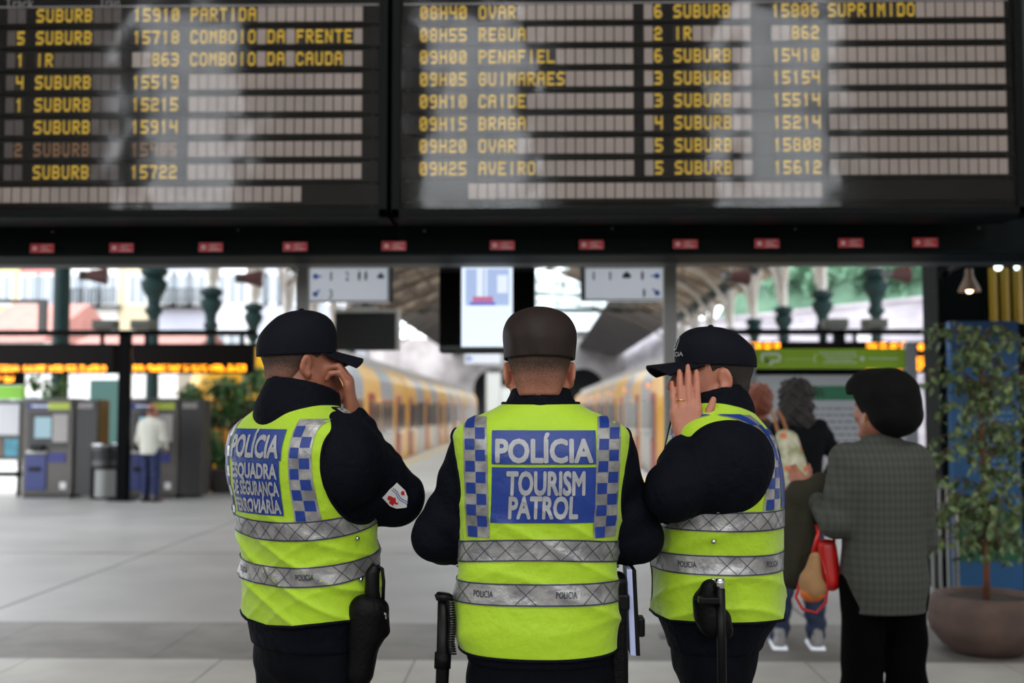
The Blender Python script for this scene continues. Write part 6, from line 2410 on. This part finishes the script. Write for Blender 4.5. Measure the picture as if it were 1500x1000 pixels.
# woman in the grey checked blazer
def checked(name, rgb, rgb2, sc=46):
    m = mat(name, rgb, rough=.9, bump=.3, bscale=220, bdist=.003)
    nt = m.node_tree
    b = nt.nodes['Principled BSDF']
    tc = nt.nodes.new('ShaderNodeTexCoord')
    sx = nt.nodes.new('ShaderNodeSeparateXYZ')
    nt.links.new(tc.outputs['Object'], sx.inputs[0])
    outs = []
    for ch in (0, 2):
        mu = nt.nodes.new('ShaderNodeMath'); mu.operation = 'MULTIPLY'; mu.inputs[1].default_value = sc * 6.28 * (1 if ch == 0 else .7)
        nt.links.new(sx.outputs[ch], mu.inputs[0])
        si = nt.nodes.new('ShaderNodeMath'); si.operation = 'SINE'
        nt.links.new(mu.outputs[0], si.inputs[0])
        outs.append(si)
    ad = nt.nodes.new('ShaderNodeMath'); ad.operation = 'ADD'
    nt.links.new(outs[0].outputs[0], ad.inputs[0]); nt.links.new(outs[1].outputs[0], ad.inputs[1])
    mr = nt.nodes.new('ShaderNodeMapRange'); mr.inputs[1].default_value = -2; mr.inputs[2].default_value = 2
    nt.links.new(ad.outputs[0], mr.inputs[0])
    mx = nt.nodes.new('ShaderNodeMix'); mx.data_type = 'RGBA'
    nt.links.new(mr.outputs[0], mx.inputs[0])
    mx.inputs[6].default_value = (*lin(rgb), 1); mx.inputs[7].default_value = (*lin(rgb2), 1)
    nt.links.new(mx.outputs[2], b.inputs['Base Color'])
    return m


M_BLAZER = checked('grey_check_wool', (52, 54, 49), (66, 68, 62))
M_HAIRB = mat('black_hair', (7, 6, 7), rough=.85, bump=.6, bscale=90, bdist=.004, spec=.15)
M_BLACKW = mat('black_wool', (5, 5, 6), rough=.95, spec=.05)
WY = 4.5


def arms_w(o):
    return [(o.px(1240, 672, WY - .02), o.px(1222, 765, WY - .04), o.px(1188, 722, WY + .16), .062, .056, .042),
            (o.px(1340, 672, WY - .02), o.px(1352, 790, WY + .05), o.px(1310, 830, WY + .22), .062, .052, .042)]


def hands_w(o, A):
    return [hand_prims(Vector(A[0][2]) + Vector((-.01, .01, .01)), o.D((-.6, .3, .75)), o.D((-.5, -.8, .2)), o.D((.6, -.2, .7)), curl=(30, 40, 30), size=.85),
            hand_prims(A[1][2], o.D((-.9, .3, -.1)), o.D((0, -.3, .9)), o.D((0, .9, .2)), curl=(30, 40, 30), size=.85)]


W1 = civilian('woman in a grey checked blazer with thick short black hair, holding bags', 1290, WY, R(8), 1.555, R(28), arms_w, hands_w, M_BLAZER, M_BLACKW, coat0=.77, seed=3.3, wsc=1.02, res=.007, pitch=-4, jname='blazer', depth=1.15)
hair_volume(W1, [((0.01, -.045, .045), (.118, .128, .11)), ((.015, -.075, -.03), (.112, .095, .088)), ((0, .03, .08), (.104, .095, .078))], M_HAIRB, nf=42, noise=.002, h=.005)
mb = MB(); e_ = W1.hc + Vector(W1.rot @ np.array((-.088, -.012, -.045))); mb.ball(e_, .006); mb.build('earring', M_GOLD, W1.root)
mb = MB(); wv = Vector(arms_w(W1)[0][2])
mb.tube([wv + Vector((.0, .03 * math.cos(a), .03 * math.sin(a))) * 1.0 for a in np.linspace(0, 2 * PI, 14, endpoint=False)], .006, 6, closed=True); mb.ball(wv + Vector((-.01, -.035, 0)), (.014, .006, .014)); mb.build('wristwatch', mat('watch_steel', (90, 110, 130), rough=.3, metal=.6), W1.root)

# coat over her arm and the bags she carries
def blob_mesh(lo, hi, h, fn, noise=0.0, nf=30):
    fd = Field(lo, hi, h)
    fn(fd)
    if noise:
        X, Y, Z = np.meshgrid(*[fd.lo[k] + np.arange(fd.n[k]) * fd.h for k in range(3)], indexing='ij')
        fd.d = (fd.d + noise * (np.sin(nf * X + 8 * Z + 1.5 * np.sin(6 * Z)) + .5 * np.sin(nf * 1.7 * Y + 11 * Z))).astype(np.float32)
    return fd.mesh('m', 2)


c = at(1182, 800, WY + .10)


def coatf(fd):
    S = lambda x, y, d=0: tuple(at(x, y, WY + .12 + d))
    fd.rc(S(1172, 722), S(1205, 712), .05, .055, k=.03)
    fd.rc(S(1165, 730), S(1158, 835), .045, .040, k=.04)
    fd.rc(S(1190, 735), S(1165, 845), .048, .045, k=.04)
    fd.rc(S(1200, 735), S(1180, 800), .04, .03, k=.03)
    fd.rc(S(1152, 760), S(1150, 850), .03, .03, k=.03)


me = blob_mesh(np.array(c) - np.array((.28, .22, .32)), np.array(c) + np.array((.26, .22, .36)), .007, coatf, .005, 60)
tag(link_mesh('folded_coat', me, mat('olive_coat', (48, 46, 36), spec=.15, rough=.85, bump=.4, bscale=40), None, True), 'dark olive coat draped over the blazer woman\u2019s arm', 'coat')
t = thing('handbag', 'bright red handbag hanging from the blazer woman\u2019s arm', 'bag', at(1213, 850, WY + .06))
L_ = lambda x, y, d=0.0: Vector(at(x, y, WY + .06 + d)) - t.location
me = blob_mesh((-.14, -.12, -.2), (.14, .12, .2), .006, lambda fd: (fd.rc(L_(1214, 800), L_(1217, 850), .030, .042, k=.02), fd.rc(L_(1204, 800), L_(1208, 845), .022, .03, k=.02)))
link_mesh('bag_body', me, mat('red_leather', (190, 24, 20), rough=.35), t, True)
m_ = MB(); m_.tube([L_(1196, 768), L_(1200, 790), L_(1203, 806)], .007, 8); m_.tube([L_(1222, 795), L_(1220, 775), L_(1205, 766)], .006, 8); m_.build('strap', mat('red_leather', (190, 24, 20)), t, smooth=True)
m_ = MB(); m_.tube([L_(1172, 850, -.05), L_(1166, 875, -.05), L_(1176, 892, -.05), L_(1196, 897, -.05), L_(1210, 882, -.05), L_(1212, 850, -.05), L_(1204, 815, -.05)], .006, 8); m_.build('hanging_strap', mat('red_leather', (190, 24, 20)), t, smooth=True)
t = thing('shoulder_bag', 'tan canvas bag with an orange base, in front of the red handbag', 'bag', at(1190, 850, WY - .03))
L_ = lambda x, y, d=0.0: Vector(at(x, y, WY - .03 + d)) - t.location
me = blob_mesh((-.14, -.12, -.2), (.14, .12, .2), .006, lambda fd: (fd.rc(L_(1193, 815), L_(1189, 862), .022, .045, k=.02), fd.rc(L_(1184, 850), L_(1196, 862), .035, .038, k=.02)), .002, 60)
link_mesh('bag_body', me, mat('tan_canvas', (150, 112, 72), rough=.8, bump=.3, bscale=60), t, True)
me = blob_mesh((-.14, -.12, -.2), (.14, .12, .2), .006, lambda fd: (fd.rc(L_(1186, 866), L_(1194, 866), .040, .040, k=.02),), .001, 60)
link_mesh('bag_base', me, mat('orange_leather', (206, 104, 36), rough=.6), t, True)
m_ = MB(); m_.tube([L_(1190, 812), L_(1196, 790), L_(1202, 770)], .007, 8); m_.build('strap', mat('red_leather', (190, 24, 20)), t, smooth=True)

# curly dark-haired woman and red-haired woman beyond
CY = 7.55
M_DCOAT = mat('charcoal_coat', (14, 16, 19), spec=.1, rough=.85, bump=.4, bscale=50)
M_JEANS = mat('blue_jeans', (34, 46, 74), rough=.85, bump=.3, bscale=120)


def arms_c(o):
    return [(o.px(1140, 628, CY), o.px(1132, 680, CY + .05), o.px(1150, 712, CY + .2), .06, .052, .042),
            (o.px(1200, 626, CY), o.px(1228, 672, CY + .02), o.px(1212, 700, CY + .22), .058, .05, .04)]


def hands_c(o, A):
    return [[], hand_prims(A[1][2], o.D((-.5, .5, -.5)), o.D((0, -.8, .5)), o.D((.5, .5, .5)), curl=(30, 40, 30), size=.85)]


W2 = civilian('woman in a dark coat with curly dark hair, before the strike notice', 1168, CY, R(-6), 1.615, R(-20), arms_c, hands_c, M_DCOAT, M_JEANS, coat0=.80, seed=5.1, wsc=.98,
              legs=[((-.085, 0, .9), (-.10, .02, .48), (-.14, 0, .09)), ((.085, 0, .9), (.09, .02, .48), (.10, 0.02, .09))], jname='coat')
hair_volume(W2, [((0, -.02, .045), (.115, .12, .105)), ((0, -.05, -.05), (.115, .09, .09)), ((.05, -.06, -.13), (.075, .06, .07)), ((-.05, -.06, -.12), (.07, .06, .07))], mat('dark_curly_hair', (36, 30, 30), rough=.7, bump=.8, bscale=40, bdist=.01), noise=.013, nf=75)
for ch in list(W2.root.children):
    if ch.name.startswith('shoe'):
        ch.data.materials[0] = mat('grey_trainers', (150, 148, 150), rough=.7, var=.5, vscale=30)
        s_ = MB()
        bb = [v.co for v in ch.data.vertices]
        x0, x1 = min(v.x for v in bb), max(v.x for v in bb)
        y0, y1 = min(v.y for v in bb), max(v.y for v in bb)
        s_.box(x0 - .002, x1 + .002, y0 - .004, y1 + .002, 0, .022)
        s_.build('sole', M_SIGN, ch, bev=.006)
t = thing('flowered_bag', 'pale shoulder bag with orange and green flowers, behind the dark-coated woman', 'bag', at(1152, 665, CY - .26))
L_ = lambda x, y, d=0.0: Vector(at(x, y, CY - .26 + d)) - t.location
me = blob_mesh((-.25, -.12, -.3), (.25, .12, .3), .008, lambda fd: (fd.rc(L_(1148, 640), L_(1150, 700), .05, .06, k=.03), fd.rc(L_(1158, 642), L_(1170, 690), .045, .06, k=.03), fd.rc(L_(1144, 660), L_(1144, 710), .04, .04, k=.03)), .002, 40)
mf = mat('flowered_cloth', (206, 200, 178), rough=.8, var=.9, vscale=16, rgb2=(120, 128, 84))
nt = mf.node_tree
b_ = nt.nodes['Principled BSDF']
src = b_.inputs['Base Color'].links[0].from_socket
vo = nt.nodes.new('ShaderNodeTexVoronoi'); vo.inputs['Scale'].default_value = 13
tcn = nt.nodes.new('ShaderNodeTexCoord'); nt.links.new(tcn.outputs['Object'], vo.inputs['Vector'])
lt = nt.nodes.new('ShaderNodeMath'); lt.operation = 'LESS_THAN'; lt.inputs[1].default_value = .26; nt.links.new(vo.outputs['Distance'], lt.inputs[0])
mx = nt.nodes.new('ShaderNodeMix'); mx.data_type = 'RGBA'; nt.links.new(lt.outputs[0], mx.inputs[0]); nt.links.new(src, mx.inputs[6]); mx.inputs[7].default_value = (*lin((206, 104, 60)), 1)
nt.links.new(mx.outputs[2], b_.inputs['Base Color'])
link_mesh('bag_body', me, mf, t, True)
m_ = MB(); m_.tube([L_(1142, 642), L_(1136, 618, .05), L_(1130, 602, .12)], .011, 8); m_.tube([L_(1156, 640), L_(1146, 612, .05), L_(1138, 600, .12)], .011, 8); m_.build('strap', mat('tan_leather', (150, 92, 52), rough=.5), t, smooth=True)


def arms_r(o):
    k = o.k
    return [(Vector((-.17, 0, 1.40 * k)), Vector((-.20, .05, 1.12 * k)), Vector((-.12, .24, 1.05 * k)), .058, .05, .04), (Vector((.17, 0, 1.40 * k)), Vector((.20, .05, 1.12 * k)), Vector((.12, .24, 1.05 * k)), .058, .05, .04)]


W3 = civilian('woman with short red hair, mostly hidden behind the profile officer', 1112, 8.25, R(-5), 1.60, R(-15), arms_r, lambda o, A: [[], []], mat('brown_coat', (70, 52, 46), rough=.9), M_JEANS, coat0=.8, seed=2.2)
hair_volume(W3, [((0, -.02, .045), (.105, .115, .10)), ((0, -.05, -.03), (.10, .085, .08))], mat('red_hair', (120, 58, 36), rough=.6, bump=.6, bscale=60, bdist=.006), noise=.009, nf=70)

# man in the cream jacket at the ticket machine
MY = 19.2


def arms_m(o):
    k = o.k
    return [(Vector((-.19, 0, 1.40 * k)), Vector((-.25, .0, 1.12 * k)), Vector((-.22, .12, .92 * k)), .066, .058, .046), (Vector((.19, 0, 1.40 * k)), Vector((.24, .02, 1.14 * k)), Vector((.16, .18, .98 * k)), .066, .058, .046)]


def hands_m(o, A):
    return [hand_prims(A[0][2], (0, .2, -1), (-.9, 0, 0), (0, 1, 0), curl=(20, 30, 20)), hand_prims(A[1][2], (-.3, .7, -.5), (.6, 0, .5), (0, .5, .8), curl=(20, 30, 20))]


M1 = civilian('balding man in a cream jacket and jeans at the ticket machine', 222, MY, R(-18), 1.535, R(-30), arms_m, hands_m, mat('cream_jacket', (182, 180, 168), rough=.8, bump=.4, bscale=20), mat('dark_blue_jeans', (16, 28, 66), rough=.85), coat0=.80, wsc=1.12, seed=7.7, pitch=-14, depth=1.2)
hair_volume(M1, [((0, -.03, -.01), (.083, .09, .055))], mat('grey_brown_hair', (70, 52, 48), rough=.8), noise=.002)

# ------------------------------------------------------------------ things the officers carry
def at_obj(name, label, cat, px_, py_, Y):
    return thing(name, label, cat, at(px_, py_, Y))


# torch-like baton with coiled cord, at the left hip of the middle officer
BYc = 2.80
t = at_obj('baton', 'black baton hanging at the left hip of the middle officer', 'baton', 650, 1000, BYc)
Lb = lambda x, y, d=0.0: Vector(at(x, y, BYc + d)) - t.location
m_ = MB(); m_.tube([Lb(646, 1040), Lb(649, 965), Lb(650, 880)], [.016, .0165, .015], 14); m_.build('shaft', M_BLACKPL, t, smooth=True)
m_ = MB(); m_.tube([Lb(648, 978), Lb(649, 955)], .0205, 14); m_.build('grip_ring', M_BLACKLEATHER, t, smooth=True)
m_ = MB(); m_.tube([Lb(650, 879), Lb(650.5, 872), Lb(651, 868)], [.019, .024, .014], 14); m_.ball(Lb(643, 871), .008); m_.build('pommel', M_BLACKPL, t, smooth=True)
t = at_obj('coiled_cord', 'black coiled radio cord beside the baton', 'cord', 662, 950, BYc)
m_ = MB()
pts = []
N = 300
for i in range(N):
    f_ = i / (N - 1)
    y = 872 + 85 * f_
    cxp = 657 + 5 * math.sin(PI * f_) + (6 * max(0, f_ - .8) * 5)
    b_ = Vector(at(cxp, y, BYc - .012)) - t.location
    a_ = f_ * 24 * 2 * PI
    pts.append(b_ + Vector((.0085 * math.cos(a_), .0085 * math.sin(a_), 0)))
m_.tube(pts, .0024, 5); m_.build('coil', M_BLACKPL, t, smooth=True)
# belt
for o_, lab_, zz in ((O2, 'black duty belt', .925),):
    pass
# notebook and phone at the right hip of the middle officer
NY = 2.84
t = at_obj('notebook', 'white notebook in a black cover, tucked at the right hip of the middle officer', 'notebook', 928, 960, NY)
Lb = lambda x, y, d=0.0: Vector(at(x, y, NY + d)) - t.location
m_ = MB()
for side_, w0, w1, nm, mm in ((0, 918, 926, 'pages', mat('notebook_pages', (176, 184, 222), rough=.6)), (1, 926, 932, 'cover', M_BLACKPL)):
    m_ = MB()
    a0, a1_, b0, b1 = Lb(w0, 834), Lb(w1, 834), Lb(w0 + 5, 960), Lb(w1 + 6, 961)
    off = Vector((0, .14, 0))
    m_.add([a0, a1_, b1, b0, a0 + off, a1_ + off, b1 + off, b0 + off], [(0, 1, 2, 3), (7, 6, 5, 4), (0, 4, 5, 1), (2, 6, 7, 3), (1, 5, 6, 2), (0, 3, 7, 4)])
    m_.build(nm, mm, t, bev=.002)
m_ = MB(); q = Lb(938, 916, .03); m_.box(q.x - .010, q.x + .010, q.y - .02, q.y + .03, q.z - .025, q.z + .022); m_.build('clasp', M_BLACKPL, t, bev=.005)
t = at_obj('holster', 'black holster pouch at the right hip of the middle officer', 'holster', 912, 960, 2.88)
m_ = MB(); m_.box(-.036, .010, -.06, .07, -.10, .20); m_.build('pouch', M_BLACKLEATHER, t, bev=.012)
m_ = MB(); m_.box(-.038, .014, -.062, .072, .12, .16); m_.build('flap', M_BLACKPL, t, bev=.006)

# pistol in its holster at the right hip of the left officer
HY = 2.90
t = at_obj('holstered_pistol', 'black pistol in a thigh holster at the right hip of the left officer', 'holster', 540, 940, HY)
Lb = lambda x, y, d=0.0: Vector(at(x, y, HY + d)) - t.location
m_ = MB(); m_.tube([Lb(549, 890), Lb(545, 865), Lb(546, 838), Lb(552, 828)], [.020, .019, .018, .014], 12); m_.build('grip', M_BLACKPL, t, smooth=True)
m_ = MB(); m_.tube([Lb(552, 828), Lb(560, 833), Lb(562, 852), Lb(561, 882)], .0045, 8); m_.build('lanyard', M_BLACKPL, t, smooth=True)
me = blob_mesh(np.array((-.15, -.12, -.33)), np.array((.15, .14, .20)), .006, lambda fd: (fd.rc(Lb(540, 895), Lb(528, 985), .042, .034, k=.02), fd.rc(Lb(556, 892), Lb(548, 930), .024, .026, k=.02), fd.rc(Lb(528, 890), Lb(528, 930), .028, .028, k=.02), fd.rc(Lb(562, 910), Lb(564, 925), .014, .014, k=.012)))
link_mesh('holster_body', me, M_BLACKLEATHER, t, True)
m_ = MB(); m_.tube([Lb(558, 893, -.02), Lb(565, 900, -.02), Lb(566, 906, -.02)], .003, 6); m_.build('buckle', M_CHROME, t)

# steel-tipped baton at the hip of the right officer
QY = 2.78
t = at_obj('baton', 'black baton with a chrome tip hanging at the hip of the profile officer', 'baton', 1054, 900, QY)
Lb = lambda x, y, d=0.0: Vector(at(x, y, QY + d)) - t.location
m_ = MB(); m_.tube([Lb(1055, 862), Lb(1057, 940), Lb(1058, 1030)], [.0115, .0115, .011], 12); m_.build('shaft', M_BLACKPL, t, smooth=True)
m_ = MB(); m_.tube([Lb(1054.5, 847), Lb(1055, 864)], .0105, 14); m_.tube([Lb(1054.5, 852), Lb(1054.6, 854)], .0125, 14); m_.build('cap_end', M_CHROME, t, smooth=True)
t = at_obj('pouch', 'black leather belt pouch beside the chrome-tipped baton', 'pouch', 1040, 900, QY)
Lb = lambda x, y, d=0.0: Vector(at(x, y, QY + d)) - t.location
me = blob_mesh((-.14, -.06, -.16), (.14, .14, .14), .006, lambda fd: (fd.rc(Lb(1040, 862, .03), Lb(1042, 915, .03), .024, .03, k=.02), fd.rc(Lb(1058, 905, .02), Lb(1064, 925, .02), .022, .018, k=.02), fd.rc(Lb(1032, 880, .05), Lb(1034, 900, .05), .03, .03, k=.02)))
link_mesh('pouch_body', me, M_BLACKLEATHER, t, True)
m_ = MB(); m_.box(-.03, .02, -.032, .0, .03, .045); m_.build('pouch_flap', M_BLACKPL, t, bev=.003)
